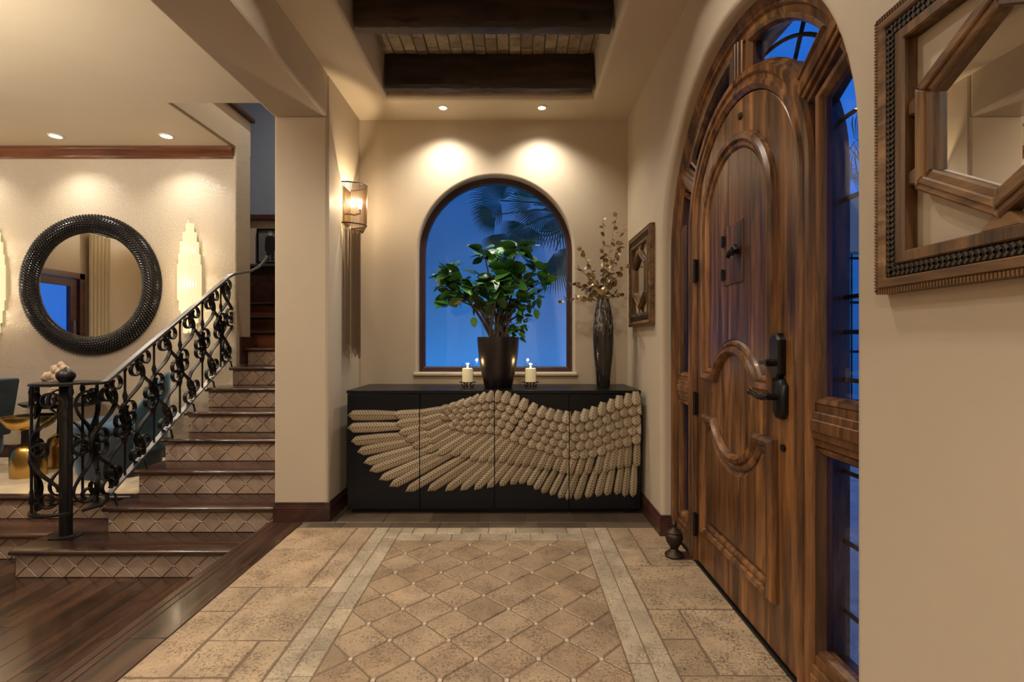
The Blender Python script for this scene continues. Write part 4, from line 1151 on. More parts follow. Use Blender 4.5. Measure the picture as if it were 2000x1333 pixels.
def place_leaf(name, me, pos, direction, roll, parent, scale=1.0):
    d = Vector(direction).normalized()
    up = Vector((0, 0, 1))
    sd = up.cross(d)
    if sd.length < 1e-3: sd = Vector((1, 0, 0))
    sd.normalize(); n_ = d.cross(sd)
    R = Matrix((d, sd, n_)).transposed().to_4x4() @ Matrix.Rotation(roll, 4, 'X') @ Matrix.Scale(scale, 4)
    o = bpy.data.objects.new(name, me); C.objects.link(o)
    o.parent = parent
    o.matrix_parent_inverse = BASE[parent.name].inverted()
    o.matrix_basis = Matrix.Translation(pos) @ R
    return o
# (px, py, depth, leaves, size, kind)
clusters = [(878, 528, 3.50, 13, 1), (884, 566, 3.52, 12, 1), (868, 546, 3.55, 8, 1), (898, 545, 3.48, 8, 1), (880, 585, 3.5, 6, 1), (985, 510, 3.55, 9, 1), (944, 492, 3.62, 9, 1), (972, 498, 3.64, 5, 1), (1012, 484, 3.58, 11, 0), (1050, 520, 3.60, 8, 1), (1056, 552, 3.58, 6, 1),
            (962, 540, 3.48, 11, 0), (990, 528, 3.52, 10, 1), (1018, 536, 3.62, 9, 1), (930, 560, 3.50, 8, 1), (975, 570, 3.46, 11, 1), (1006, 560, 3.50, 9, 1), (948, 590, 3.62, 7, 1), (932, 540, 3.64, 5, 1),
            (1030, 585, 3.58, 14, 3), (1046, 572, 3.60, 12, 3), (1010, 600, 3.56, 14, 3), (1022, 622, 3.58, 12, 3), (1000, 632, 3.60, 9, 3), (1012, 648, 3.60, 8, 3), (968, 600, 3.60, 8, 2), (990, 590, 3.62, 10, 2)]
sm_ = MB()
for (x, y, D, n, kd) in clusters:
    e = P(x, y, D)
    b_ = Vector((PX + random.uniform(-.07, .07), PY + random.uniform(-.05, .05), CH + .34))
    m1 = b_.lerp(e, .35) + Vector((0, 0, .10)); m2 = b_.lerp(e, .75) + Vector((0, 0, .07))
    pts = []
    for i in range(13):
        s = i / 12; k = 1 - s
        pts.append(b_ * k ** 3 + m1 * 3 * k * k * s + m2 * 3 * k * s * s + e * s ** 3)
    sm_.tube(pts, [.010 - .006 * i / 12 for i in range(13)], 6)
    n = int(n * 1.45)
    for i in range(n):
        a = 2 * PI * i / n * 1.618 + random.uniform(-.3, .3)
        el = random.uniform(-.95, .7)
        d = Vector((math.cos(a), math.sin(a) * .65 - .15, el))
        pos = e - d.normalized() * -0.012 + Vector((0, 0, random.uniform(-.05, .03)))
        me = lm[kd] if kd == 3 else lm[min(2, kd + random.choice((0, 0, 1)))]
        place_leaf('leaf', me, pos, d, random.uniform(-.9, .9), PL, random.uniform(.8, 1.08))
for (x, y) in ((928, 606), (924, 628), (902, 592), (1050, 592), (1046, 612)):
    place_leaf('leaf', lm[2], P(x, y - 8, 3.55), (random.uniform(-.2, .2), .1, -1), random.uniform(-1, 1), PL, .8)
sm_.build('stem', M['stem'], PL, 60)

# ------------------------------------------------------------------ candles
def candle(x, y, label):
    t_ = thing('candle_holder', label, 'candle', (x, y, CH), 'candles on the sideboard')
    z = CH
    MB().lathe([(.001, .034), (.058, .036), (.060, .039), (.058, .041), (.001, .040)], (x, y, z), 28, cap=False).build('tray', M['bronze'], t_, 40)
    for i in range(3):
        a = 2 * PI * i / 3 + .5; c = (x + .034 * math.cos(a), y + .034 * math.sin(a))
        w = Vector((math.cos(a), math.sin(a), 0))
        pts = [Vector((c[0], c[1], z + .018)) + w * (.013 * math.cos(q)) + Vector((0, 0, .013 * math.sin(q))) for q in [PI / 2 + PI * 1.6 * k / 10 for k in range(11)]]
        MB().tube([Vector((c[0], c[1], z + .035))] + pts, .0042, 6).build('foot', M['bronze'], t_, 60)
    MB().lathe([(.001, .041), (.0385, .041), (.0385, .130), (.034, .136), (.022, .128), (.001, .126)], (x, y, z), 28, cap=False).build('candle', M['wax'], t_, 40)
    MB().lathe([(.042, .042), (.0435, .042), (.0435, .172), (.042, .172), (.042, .042)], (x, y, z), 28, cap=False).build('glass_cylinder', M['clear'], t_, 40)
    MB().lathe([(.001, .128), (.005, .136), (.006, .142), (.003, .152), (.0008, .158)], (x, y, z), 10).build('flame', M['flame'], t_, 60)
    ld = bpy.data.lights.new('candle_light', 'POINT'); ld.energy = 0.9; ld.color = (1.0, .62, .26); ld.shadow_soft_size = .012
    lo = bpy.data.objects.new('candle_light', ld); lo.location = (x, y, z + .165); C.objects.link(lo)
candle(-0.337, 3.56, 'lit cream pillar candle in glass left of the plant pot')
candle(0.110, 3.56, 'lit cream pillar candle in glass right of the plant pot')

# ------------------------------------------------------------------ tall vase with gold branches
VX, VY = 0.640, 3.64
m, t, b = newmat('dark_mosaic_glaze')
v = coords(t, (1, 1, .35))
vo = nd(t, 'ShaderNodeTexVoronoi', Scale=110.0); t.links.new(v, vo.inputs['Vector'])
sp = t.nodes.new('ShaderNodeSeparateXYZ'); cc = t.nodes.new('ShaderNodeTexCoord'); t.links.new(cc.outputs['Object'], sp.inputs[0])
up = nd(t, 'ShaderNodeMapRange'); up.inputs['From Min'].default_value = CH + .36; up.inputs['From Max'].default_value = CH + .44
t.links.new(sp.outputs[2], up.inputs['Value'])
sil = ramp(t, vo.outputs['Color'], [(0.2, (.02, .017, .015)), (0.6, (.09, .08, .075)), (0.9, (.32, .29, .27))])
dk = ramp(t, noise(t, coords(t, (40, 40, 3)), 1.0, 4), [(0.35, (.008, .007, .007)), (0.7, (.045, .035, .030))])
t.links.new(mixc(t, up.outputs[0], dk, sil), b.inputs['Base Color']); b.inputs['Roughness'].default_value = .14
bump(t, b, vo.outputs['Distance'], .25, .003)
M['mosaicglaze'] = m
VS = thing('floor_vase', 'tall dark mosaic vase at the right end of the sideboard', 'vase', (VX, VY, CH))
MB().lathe([(.001, 0), (.044, 0), (.047, .006), (.055, .10), (.068, .22), (.075, .34), (.074, .42), (.068, .50), (.056, .57), (.045, .615), (.042, .633), (.038, .633), (.040, .60), (.001, .55)], (VX, VY, CH + .0005), 36, cap=False).build('body', M['mosaicglaze'], VS, 50)
BR = thing('gold_branches', 'dried branches with round gold leaves in the tall dark vase', 'dried branches', (VX, VY, CH + .6))
cm_ = MB()
n = 9
cv = [(0, 0, .002)] + [(.021 + .021 * math.cos(2 * PI * k / n), .020 * math.sin(2 * PI * k / n), -.002) for k in range(n)]
cv = [(.019, 0, .003)] + cv[1:]
coin = bpy.data.meshes.new('coin_leaf'); coin.from_pydata(cv, [], [(0, 1 + k, 1 + (k + 1) % n) for k in range(n)]); coin.materials.append(M['coin'])
tw = MB()
ends = [((1206, 418), 3.62), ((1178, 424), 3.66), ((1218, 436), 3.68), ((1128, 478), 3.58), ((1216, 470), 3.66), ((1126, 518), 3.60), ((1222, 520), 3.62), ((1112, 556), 3.56), ((1096, 590), 3.60), ((1216, 575), 3.58), ((1150, 545), 3.45), ((1190, 520), 3.5), ((1165, 570), 3.7)]
for i, ((x, y), D) in enumerate(ends):
    e = P(x, y, D); e.x = min(e.x, WX - .05)
    b_ = Vector((VX + random.uniform(-.02, .02), VY + random.uniform(-.02, .02), CH + .60))
    m1 = b_ + (e - b_) * .42 + Vector((0, 0, .07))
    pts = [b_ * (1 - s) ** 2 + m1 * 2 * s * (1 - s) + e * s * s for s in [k / 12 for k in range(13)]]
    tw.tube(pts, [.0035 - .0022 * k / 12 for k in range(13)], 5)
    nl = 15 if i < 9 else 12
    for k in range(nl):
        s = 0.22 + 0.78 * (k + .5) / nl
        q = b_ * (1 - s) ** 2 + m1 * 2 * s * (1 - s) + e * s * s
        d = Vector((random.uniform(-1, 1), random.uniform(-.6, .4), random.uniform(-.7, .8)))
        if q.x > WX - .06: d.x = -abs(d.x)
        place_leaf('coin_leaf', coin, q, d, random.uniform(-1.4, 1.4), BR, random.uniform(.75, 1.2) * (1.15 - .35 * s))
tw.build('twigs', M['twig'], BR, 60)

# ------------------------------------------------------------------ chain sconce on the pillar
SY, SZT, SZB = 3.56, 2.255, 1.965
SC = thing('chain_sconce', 'bronze wall sconce with draped chains on the pillar beside the window', 'wall sconce', (LX, SY, 1.95))
MB().box(LX, LX + .012, SY - .07, SY + .07, SZB + .02, SZT - .02).build('back_plate', M['gold'], SC, None, .003)
m, t, b = newmat('bronze_chain'); b.inputs['Base Color'].default_value = (.30, .20, .13, 1); b.inputs['Metallic'].default_value = .7; b.inputs['Roughness'].default_value = .4
n1 = nd(t, 'ShaderNodeTexWave', Scale=40.0); n1.bands_direction = 'Z'; t.links.new(coords(t), n1.inputs['Vector'])
t.links.new(ramp(t, n1.outputs['Color'], [(0, (.13, .08, .05)), (1, (.36, .26, .18))]), b.inputs['Base Color'])
M['chain'] = m
def half(k, n, r=.145, ry=.105): a = -PI / 2 + PI * k / n; return Vector((LX + .004 + r * math.cos(a), SY + ry * math.sin(a), 0))
mb = MB()
for z, rr in ((SZT, 1.0), (SZB + .01, .96)):
    mb.tube([half(k, 16, .145 * rr, .105 * rr) + Vector((0, 0, z)) for k in range(17)], .0045, 6)
mb.build('rim', M['urnm'], SC, 60)
mb = MB()
for k in range(45):
    p = half(k, 44); q = half(k, 44, .139, .10)
    mb.tube([p + Vector((0, 0, SZT)), (p + q) / 2 * 1.0 + Vector((0, 0, (SZT + SZB) / 2)), q + Vector((0, 0, SZB + .01))], .0021, 4, cap=False)
mb.build('chain_shade', M['chain'], SC, kind='stuff')
mb = MB()
for k in range(45):                                  # swags under the drum gathering into the fringe
    p = half(k, 44, .139, .10) + Vector((0, 0, SZB + .01))
    q = half(k, 44, .085, .085) + Vector((.01, 0, SZB - .035))
    mb.tube([p, (p + q) / 2 - Vector((0, 0, .02)), q], .0018, 4, cap=False)
mb.build('chain_swag', M['chain'], SC, kind='stuff')
mb = MB()
for k in range(60):
    a = -PI / 2 + PI * (k % 30) / 29; r_ = .085 if k < 30 else .06
    p = Vector((LX + .014 + r_ * math.cos(a), SY + r_ * math.sin(a), 0))
    zb = 1.06 + random.uniform(-.03, .03) + (0.05 if k > 30 else 0)
    mb.tube([p + Vector((0, 0, SZB - .03)), p + Vector((0, 0, zb))], .0022, 4, cap=False)
mb.build('chain_fringe', M['chain'], SC, kind='stuff')
BP = Vector((LX + .10, SY, 2.12))
MB().lathe([(.001, -.03), (.010, -.025), (.016, -.005), (.014, .012), (.006, .028), (.001, .034)], BP, 12).build('bulb', M['bulb'], SC, 60)
MB().tube([(LX + .005, SY, 2.06), (LX + .06, SY, 2.05), (BP.x, SY, 2.06), (BP.x, SY, 2.092)], .007, 8).build('arm', M['urnm'], SC, 60)
ld = bpy.data.lights.new('sconce_light', 'POINT'); ld.energy = 17; ld.color = WARM2; ld.shadow_soft_size = .012
lo = bpy.data.objects.new('sconce_light', ld); lo.location = BP + Vector((0.03, 0, .02)); C.objects.link(lo)

# ------------------------------------------------------------------ hexagon mirrors on the right wall
def hexmirror(yc, zc, label, detail):
    t_ = thing('wall_mirror', label, 'mirror', (WX, yc, zc - .32), 'hexagon mirrors in square wooden frames')
    hw, hh = 0.296, 0.318
    xf = WX - 0.034
    path = [(yc - hw, zc - hh), (yc + hw, zc - hh), (yc + hw, zc + hh), (yc - hw, zc + hh)]
    bands = [('ribbed_edge', 0.000, 0.012, .030, 'framey'), ('outer_rail', 0.012, 0.034, .034, 'framey'), ('carved_band', 0.034, 0.062, .027, 'carved'), ('inner_rail', 0.062, 0.088, .032, 'frame')]
    for (nm, o0, o1, h, mt) in bands:
        prof = [(o0, WX - .0005), (o0, WX - h + .004), (o0 + .003, WX - h), (o1 - .003, WX - h), (o1, WX - h + .004), (o1, WX - .0005)]
        part = MB().sweep(path, prof, XMAP, closed=True).build(nm, M[mt], t_)
        if nm == 'carved_band':
            mb = MB(); mid = (o0 + o1) / 2
            P4 = [Vector(p) for p in path]
            for i in range(4):
                a, c = P4[i], P4[(i + 1) % 4]; d = (c - a).normalized(); n_ = Vector((-d.y, d.x))
                L = (c - a).length - 2 * mid; k = int(L / .0125)
                for j in range(k + 1):
                    q = a + d * (mid + L * j / k) + n_ * mid
                    for w in (-1, 1):
                        e1 = (d * .0065 + n_ * w * .0075); e2 = (n_ * .0022 - d * w * .0022)
                        mb.obox((WX - h - .001, q.x + n_.x * w * .004, q.y + n_.y * w * .004), (.0022, 0, 0), (0, e1.x * .8, e1.y * .8), (0, e2.x, e2.y))
            mb.build('carving', M['carved'], part, kind='stuff')
        if nm == 'ribbed_edge':
            mb = MB(); P4 = [Vector(p) for p in path]
            for i in range(4):
                a, c = P4[i], P4[(i + 1) % 4]; d = (c - a).normalized(); n_ = Vector((-d.y, d.x)); L = (c - a).length
                k = int(L / .0075)
                for j in range(1, k):
                    q = a + d * (L * j / k) + n_ * .006
                    mb.obox((WX - h, q.x, q.y), (.0018, 0, 0), (0, n_.x * .0055, n_.y * .0055), (0, d.x * .0022, d.y * .0022))
            mb.build('ribs', M['framey'], part, kind='stuff')
    R = 0.211
    hexp = [(yc + R * math.cos(math.radians(a)), zc + R * math.sin(math.radians(a))) for a in (30, 90, 150, 210, 270, 330)]
    xm = WX - 0.012
    MB().prism(inset_poly(hexp, .02), XMAP, WX - .002, xm).build('mirror_glass', M['mirror'], t_)
    for i in range(6):
        a, c = Vector(hexp[i]), Vector(hexp[(i + 1) % 6])
        inn = inset_poly(hexp, .046)
        pl = [hexp[i], hexp[(i + 1) % 6], inn[(i + 1) % 6], inn[i]]
        mb = MB().prism(pl, XMAP, WX - .001, WX - .030, .004)
        i2 = inset_poly(hexp, .030); i3 = inset_poly(hexp, .014)
        mb.prism([i3[i], i3[(i + 1) % 6], i2[(i + 1) % 6], i2[i]], XMAP, WX - .028, WX - .036, .003)
        mb.build('hexagon_rail', M['frame' if i in (2, 5) else 'framey'], t_)
    # wedge blocks joining hexagon and square
    hx = R * math.cos(math.radians(30))
    for sg in (-1, 1):
        for dz in (-.075, .075):
            y0 = yc + sg * (hx - .002); y1 = yc + sg * (hw - .086)
            MB().prism([(y0, zc + dz - .022), (y1, zc + dz - .014), (y1, zc + dz + .014), (y0, zc + dz + .022)], XMAP, WX - .001, WX - .022, .004).build('wedge', M['frame'], t_)
        z0 = zc + sg * (R - .012); z1 = zc + sg * (hh - .086)
        MB().prism([(yc - .045, z1), (yc + .045, z1), (yc + .012, z0), (yc - .012, z0)], XMAP, WX - .001, WX - .024, .004).build('wedge', M['framey'], t_)
hexmirror(0.877, 1.578, 'large foreground hexagon mirror in carved square wooden frame on right wall', True)
hexmirror(3.418, 1.576, 'small far hexagon mirror in square wooden frame beside the gold branches', False)

# ------------------------------------------------------------------ bronze urn door stop
UX, UY = 0.853, 2.69
U = thing('urn_door_stop', 'small dark bronze urn door stop on floor by the door', 'door stop', (UX, UY, 0))
MB().lathe([(.001, 0), (.048, 0), (.050, .008), (.044, .018), (.026, .030), (.020, .042), (.024, .052), (.040, .075), (.046, .100), (.044, .118), (.038, .124)], (UX, UY, .001), 24).build('bowl', M['urnm'], U, 40)
MB().lathe([(.038, .124), (.040, .130), (.028, .140), (.014, .148), (.010, .156), (.016, .166), (.014, .178), (.004, .190), (.001, .192)], (UX, UY, .001), 20).build('lid', M['urnm'], U, 40)
MB().box(UX - .03, UX + .09, UY - .045, UY + .06, 0.0002, 0.001).build('mat', M['base'], U)
# ------------------------------------------------------------------ living room: round mirror
RMX, RMZ, RMY = -4.153, 1.708, 4.93
RM = thing('round_mirror', 'large round mirror in a woven black frame on papered wall', 'mirror', (RMX, RMY, RMZ - .68))
RO_, RI_ = 0.688, 0.512
rm = (RO_ + RI_) / 2; rt = (RO_ - RI_) / 2
mb = MB(); nA, nB = 72, 12; v = []; f = []
for i in range(nA):
    A = 2 * PI * i / nA
    for j in range(nB + 1):
        q = PI * j / nB
        r_ = rm - rt * math.cos(q); y = RMY - .002 - .075 * math.sin(q)
        v.append((RMX + r_ * math.cos(A), y, RMZ + r_ * math.sin(A)))
for i in range(nA):
    for j in range(nB):
        a = i * (nB + 1) + j; c = ((i + 1) % nA) * (nB + 1) + j
        f.append((a, a + 1, c + 1, c))
fr = mb.add(v, f).build('frame', M['black'], RM, 60)
m, t, b = newmat('black_bead'); b.inputs['Base Color'].default_value = (.018, .014, .012, 1); b.inputs['Roughness'].default_value = .36
M['bead'] = m
mb = MB(); NA, NB_ = 140, 12
for i in range(NA):
    for j in range(NB_):
        A = 2 * PI * (i + (0.5 if j % 2 else 0)) / NA
        q = PI * (0.07 + 0.86 * j / (NB_ - 1))
        r_ = rm - rt * math.cos(q); y = RMY - .002 - .075 * math.sin(q)
        c = Vector((RMX + r_ * math.cos(A), y, RMZ + r_ * math.sin(A)))
        er = Vector((math.cos(A), 0, math.sin(A))); nn = (-er * math.cos(q) + Vector((0, -1, 0)) * math.sin(q)).normalized()
        tt = Vector((-math.sin(A), 0, math.cos(A))); ss = nn.cross(tt)
        d1 = (ss * .0140 + tt * .005); d2 = tt * .0105
        mb.add([c - d1, c + d2, c + d1, c - d2, c + nn * .011 + ss * .003], [(0, 1, 4), (1, 2, 4), (2, 3, 4), (3, 0, 4)])
mb.build('woven_scales', M['bead'], RM, None, kind='stuff')
MB().prism([(RMX + (RI_ + .01) * math.cos(2 * PI * k / 72), RMZ + (RI_ + .01) * math.sin(2 * PI * k / 72)) for k in range(72)], YMAP, RMY - .004, RMY - .020).build('mirror_glass', M['mirror'], RM)
MB().tube([(RMX + (RI_ + .002) * math.cos(2 * PI * k / 72), RMY - .022, RMZ + (RI_ + .002) * math.sin(2 * PI * k / 72)) for k in range(72)], .006, 6, closed=True).build('inner_rim', M['urnm'], RM, 60)

# ------------------------------------------------------------------ crystal sconces
m, t, b = newmat('lit_crystal')
b.inputs['Base Color'].default_value = (.16, .13, .08, 1); b.inputs['Roughness'].default_value = .15
b.inputs['Emission Color'].default_value = (1.0, .80, .45, 1); b.inputs['Emission Strength'].default_value = 1.05
M['crystal'] = m
def crystal(x, label):
    t_ = thing('crystal_sconce', label, 'wall sconce', (x, 4.93, 1.25), 'crystal sconces beside the round mirror')
    MB().box(x - .05, x + .05, 4.915, 4.929, 1.30, 2.20).build('back_plate', M['gold'], t_)
    tiers = [(.030, 2.20, 2.30, 5), (.055, 2.08, 2.215, 8), (.078, 1.93, 2.12, 10), (.092, 1.83, 2.00, 12), (.102, 1.56, 1.90, 14), (.088, 1.46, 1.66, 12), (.070, 1.34, 1.52, 10), (.050, 1.24, 1.40, 8)]
    for (r_, z0, z1, n) in tiers:
        mb = MB()
        for k in range(n):
            a = -PI * (k + .5) / n
            cx_, cy_ = x + r_ * math.cos(a), 4.915 + r_ * .85 * math.sin(a)
            w = min(.014, r_ * 1.5 / n + .004)
            zz = z0 + (0.018 if k % 2 else 0)
            mb.lathe([(.001, zz - .010), (w, zz), (w, z1), (w * .5, z1 + .006)], (cx_, cy_, 0), 6)
        mb.build('crystal_tier', M['crystal'], t_)
    MB().tube([(x, 4.88, 2.28), (x, 4.88, 2.345)], [.010, .003], 8).build('finial', M['crystal'], t_)
    for (dz, e) in ((2.06, 2.5), (1.72, 3.5), (1.42, 2.5)):
        ld = bpy.data.lights.new('crystal_light', 'POINT'); ld.energy = e * 0.8; ld.color = WARM2; ld.shadow_soft_size = .03
        lo = bpy.data.objects.new('crystal_light', ld); lo.location = (x + .0, 4.74, dz); C.objects.link(lo)
crystal(-3.18, 'glowing tiered crystal sconce between round mirror and stair railing')
crystal(-5.10, 'glowing tiered crystal sconce at the left edge beyond the round mirror')

# ------------------------------------------------------------------ velvet chairs, side tables, coral
def rbox(name, mat, par, x0, x1, y0, y1, z0, z1, bev):
    o = MB().box(x0, x1, y0, y1, z0, z1).build(name, mat, par)
    md = o.modifiers.new('bevel', 'BEVEL'); md.width = bev; md.segments = 4
    o.data.shade_smooth()
    return o
def barrel_chair(cx_, cy_, face, label, r=0.36):
    """swivel barrel chair; face = direction (deg) it looks to"""
    t_ = thing('velvet_chair', label, 'armchair', (cx_, cy_, LZ), 'blue velvet chairs')
    MB().lathe([(.001, 0), (r * .80, 0), (r * .82, .02), (r * .86, .05), (r * .92, .20), (r * .92, .33), (r * .88, .37)], (cx_, cy_, LZ), 36).build('base', M['velvetd'], t_, 40)
    MB().lathe([(r * .82, .37), (r * .93, .385), (r * .95, .42), (r * .90, .455), (r * .70, .475), (.001, .48)], (cx_, cy_, LZ), 36, cap=False).build('seat', M['velvet'], t_, 60)
    v = []; f = []; n = 26; m_ = 8
    for i in range(n + 1):
        s = -1 + 2 * i / n
        a = math.radians(face + 180 + 64 * s)
        h = .86 - .30 * abs(s) ** 2.0
        for k in range(m_):
            th = 2 * PI * k / m_
            # closed section: inner and outer skin
        sec = [(r * .98, .20), (r * 1.02, .45), (r * 1.06, h - .03), (r * 1.03, h), (r * .96, h), (r * .93, h - .04), (r * .90, .45), (r * .90, .20)]
        for (rr, z) in sec: v.append((cx_ + rr * math.cos(a), cy_ + rr * math.sin(a), LZ + z))
    for i in range(n):
        for k in range(8): f.append((i * 8 + k, i * 8 + (k + 1) % 8, (i + 1) * 8 + (k + 1) % 8, (i + 1) * 8 + k))
    f.append(tuple(range(8))); f.append(tuple(n * 8 + k for k in range(8))[::-1])
    MB().add(v, f).build('backrest', M['velvet'], t_, 50)
    return t_
barrel_chair(-3.43, 4.36, 208, 'blue velvet barrel chair behind the stair railing', 0.345)
# tall-backed chair cut by the left edge of the picture
t_ = thing('velvet_chair', 'blue velvet chair with slanted back at the left edge beside gold table', 'armchair', (-5.02, 4.30, LZ), 'blue velvet chairs')
rbox('seat', M['velvet'], t_, -5.30, -4.68, 4.08, 4.66, LZ + .05, LZ + .40, .12)
v = []; f = []
pr = [(-4.66, .28), (-4.575, .78), (-4.585, .80), (-4.66, .80), (-4.74, .72), (-4.80, .28)]
for y in (4.10, 4.64):
    for (x, z) in pr: v.append((x, y, LZ + z))
n = len(pr)
for k in range(n): f.append((k, (k + 1) % n, n + (k + 1) % n, n + k))
f += [tuple(range(n))[::-1], tuple(range(n, 2 * n))]
MB().add(v, f).build('backrest', M['velvetd'], t_, 40, .012)
for (x, y) in ((-5.2, 4.18), (-4.78, 4.18), (-5.2, 4.56), (-4.78, 4.56)): MB().tube([(x, y, LZ + .06), (x, y, LZ)], [.018, .012], 8).build('leg', M['iron'], t_)
# gold table
GX, GY = -4.11, 4.24
GT = thing('side_table', 'brushed gold side table with shallow bowl top and bell base', 'side table', (GX, GY, LZ), 'side tables by the velvet chair')
MB().lathe([(.001, 0), (.118, 0), (.120, .01), (.120, .17), (.114, .215), (.095, .250), (.06, .272), (.001, .276)], (GX, GY, LZ), 40, cap=False).build('base', M['gold'], GT, 40)
MB().lathe([(.048, .270), (.046, .36), (.052, .39)], (GX, GY, LZ), 24).build('neck', M['iron'], GT, 40)
MB().lathe([(.001, .385), (.06, .386), (.12, .402), (.165, .44), (.185, .485), (.190, .505), (.184, .505), (.17, .490), (.001, .485)], (GX, GY, LZ), 40, cap=False).build('top', M['gold'], GT, 40)
TX, TY = -4.12, 4.58
DT = thing('side_table', 'dark round side table behind the gold table holding coral', 'side table', (TX, TY, LZ), 'side tables by the velvet chair')
MB().lathe([(.001, .545), (.22, .545), (.275, .562), (.300, .585), (.300, .592), (.001, .592)], (TX, TY, LZ), 40, cap=False).build('top', M['black'], DT, 40)
MB().lathe([(.05, .30), (.045, .40), (.05, .548)], (TX, TY, LZ), 20).build('neck', M['black'], DT, 40)
MB().lathe([(.001, 0), (.13, 0), (.13, .19), (.11, .26), (.06, .30), (.001, .302)], (TX, TY, LZ), 32, cap=False).build('base', M['gold'], DT, 40)
# coral
mb = MB(); rnd = random.Random(3)
def blob(c, r):
    v = []; f = []; n = 9; h = 6
    for i in range(h + 1):
        for k in range(n):
            a = 2 * PI * k / n; e = -PI / 2 + PI * i / h
            q = r * rnd.uniform(.72, 1.2)
            v.append((c[0] + q * math.cos(e) * math.cos(a), c[1] + q * math.cos(e) * math.sin(a), c[2] + q * math.sin(e)))
    for i in range(h):
        for k in range(n): f.append((i * n + k, i * n + (k + 1) % n, (i + 1) * n + (k + 1) % n, (i + 1) * n + k))
    mb.add(v, f)
cz = LZ + .592
for (dx, dy, z, r_) in ((0, 0, .068, .055), (.02, 0, .11, .045), (-.01, 0, .16, .045), (.03, 0, .21, .05), (-.03, .01, .23, .05), (.06, 0, .255, .05), (-.07, 0, .22, .04), (.01, 0, .285, .045), (.09, 0, .29, .04), (.05, .01, .325, .035), (-.10, 0, .205, .028)):
    blob((-4.20 + dx, 4.58 + dy, cz + z), r_)
tag(mb.build('coral', M['coral'], None, 60), 'piece of cream coral standing on the dark side table', 'coral')

# ------------------------------------------------------------------ framed photograph on the stairs
FX0 = -3.075; FXW = 0.36; FZ0, FZ1 = 2.085, 2.50; FY = 5.992
PF = thing('framed_photograph', 'framed black and white photograph of a standing figure by the stairs', 'picture', (-2.9, FY, FZ0))
MB().box(FX0, FX0 + FXW, FY - .022, FY, FZ0, FZ0 + .018).box(FX0, FX0 + FXW, FY - .022, FY, FZ1 - .018, FZ1).box(FX0, FX0 + .018, FY - .022, FY, FZ0 + .018, FZ1 - .018).box(FX0 + FXW - .018, FX0 + FXW, FY - .022, FY, FZ0 + .018, FZ1 - .018).build('frame', M['black'], PF)
greyp = plain('photo_grey', (.16, .15, .15), .4); dkp = plain('photo_dark', (.018, .018, .02), .4); ltp = plain('photo_light', (.38, .37, .36), .4)
MB().box(FX0 + .018, FX0 + FXW - .018, FY - .008, FY - .004, FZ0 + .018, FZ1 - .018).build('print', greyp, PF)
px0 = FX0 + .155; 
sil = [(-.055, .30), (-.065, .20), (-.060, .13), (-.045, .14), (-.045, .03), (-.048, .018), (-.010, .018), (-.006, .10), (.006, .10), (.010, .018), (.048, .018), (.045, .03), (.045, .14), (.060, .13), (.065, .20), (.055, .30), (.025, .318), (-.025, .318)]
n = len(sil)
v = [(px0 + a, y, FZ0 + .012 + z) for y in (FY - .008, FY - .0095) for a, z in sil]
MB().add(v, [tuple(range(n))[::-1], tuple(range(n, 2 * n))] + [(k, (k + 1) % n, n + (k + 1) % n, n + k) for k in range(n)]).build('printed_figure', dkp, PF)
v = [(px0 + .026 * math.cos(2 * PI * k / 14), y, FZ0 + .36 + .033 * math.sin(2 * PI * k / 14)) for y in (FY - .008, FY - .0095) for k in range(14)]
MB().add(v, [tuple(range(14))[::-1], tuple(range(14, 28))] + [(k, (k + 1) % 14, 14 + (k + 1) % 14, 14 + k) for k in range(14)]).build('printed_face', ltp, PF)

# ------------------------------------------------------------------ outside: garden, palm, courtyard
struct('ground', MB().box(-8, 12, BY + .16, 12, -.12, -.05).box(WX + .24, 12, -4, BY + .16, -.12, -.05).box(-12, -6.36, -2, 6, -.42, -.36), M['paver'], 'stone ground outside the house', 'ground')
struct('wall_garden', MB().box(-1.45, 1.9, 6.6, 6.75, -.1, 5.2), M['garden'], 'white stucco garden wall in blue dusk light behind the window', 'wall')
PA = thing('fan_palm', 'fan palm in the garden outside the arched window', 'palm', (0.86, 5.4, -.05))
crown = Vector((0.62, 5.4, 2.55))
MB().tube([(0.86, 5.4, -.05), (0.85, 5.4, .8), (0.78, 5.4, 1.7), (0.64, 5.4, 2.5)], [.10, .085, .08, .075], 10).build('trunk', M['stem'], PA, 60)
def frond(name, hub, tip_dir, R, spread=200, nseg=38, droop=.25):
    mb = MB(); d = Vector(tip_dir).normalized()
    sd = d.cross(Vector((0, -1, .25))).normalized(); up_ = sd.cross(d).normalized()
    mb.tube([crown, crown.lerp(hub, .5) + Vector((0, 0, .04)), hub], [.012, .009, .007], 5)
    for i in range(nseg):
        a = math.radians(-spread / 2 + spread * i / (nseg - 1))
        r_ = R * (.72 + .28 * math.cos(a * .8)) * random.uniform(.92, 1.05)
        dirv = d * math.cos(a) + sd * math.sin(a)
        side = d * -math.sin(a) + sd * math.cos(a)
        w = R * .019
        p0 = hub + dirv * .02; p1 = hub + dirv * r_ * .55 + up_ * .02; p2 = hub + dirv * r_ * .85 - Vector((0, 0, droop * r_ * .12)); p3 = hub + dirv * r_ - Vector((0, 0, droop * r_ * .38))
        ridge = up_ * w * .5
        v = [p0, p1 - side * w, p1 + side * w, p2 - side * w * .5, p2 + side * w * .5, p3, p1 + ridge, p2 + ridge * .5]
        mb.add(v, [(0, 1, 6), (0, 6, 2), (1, 3, 7, 6), (6, 7, 4, 2), (3, 5, 7), (7, 5, 4)])
    mb.build(name, M['palm'], PA)
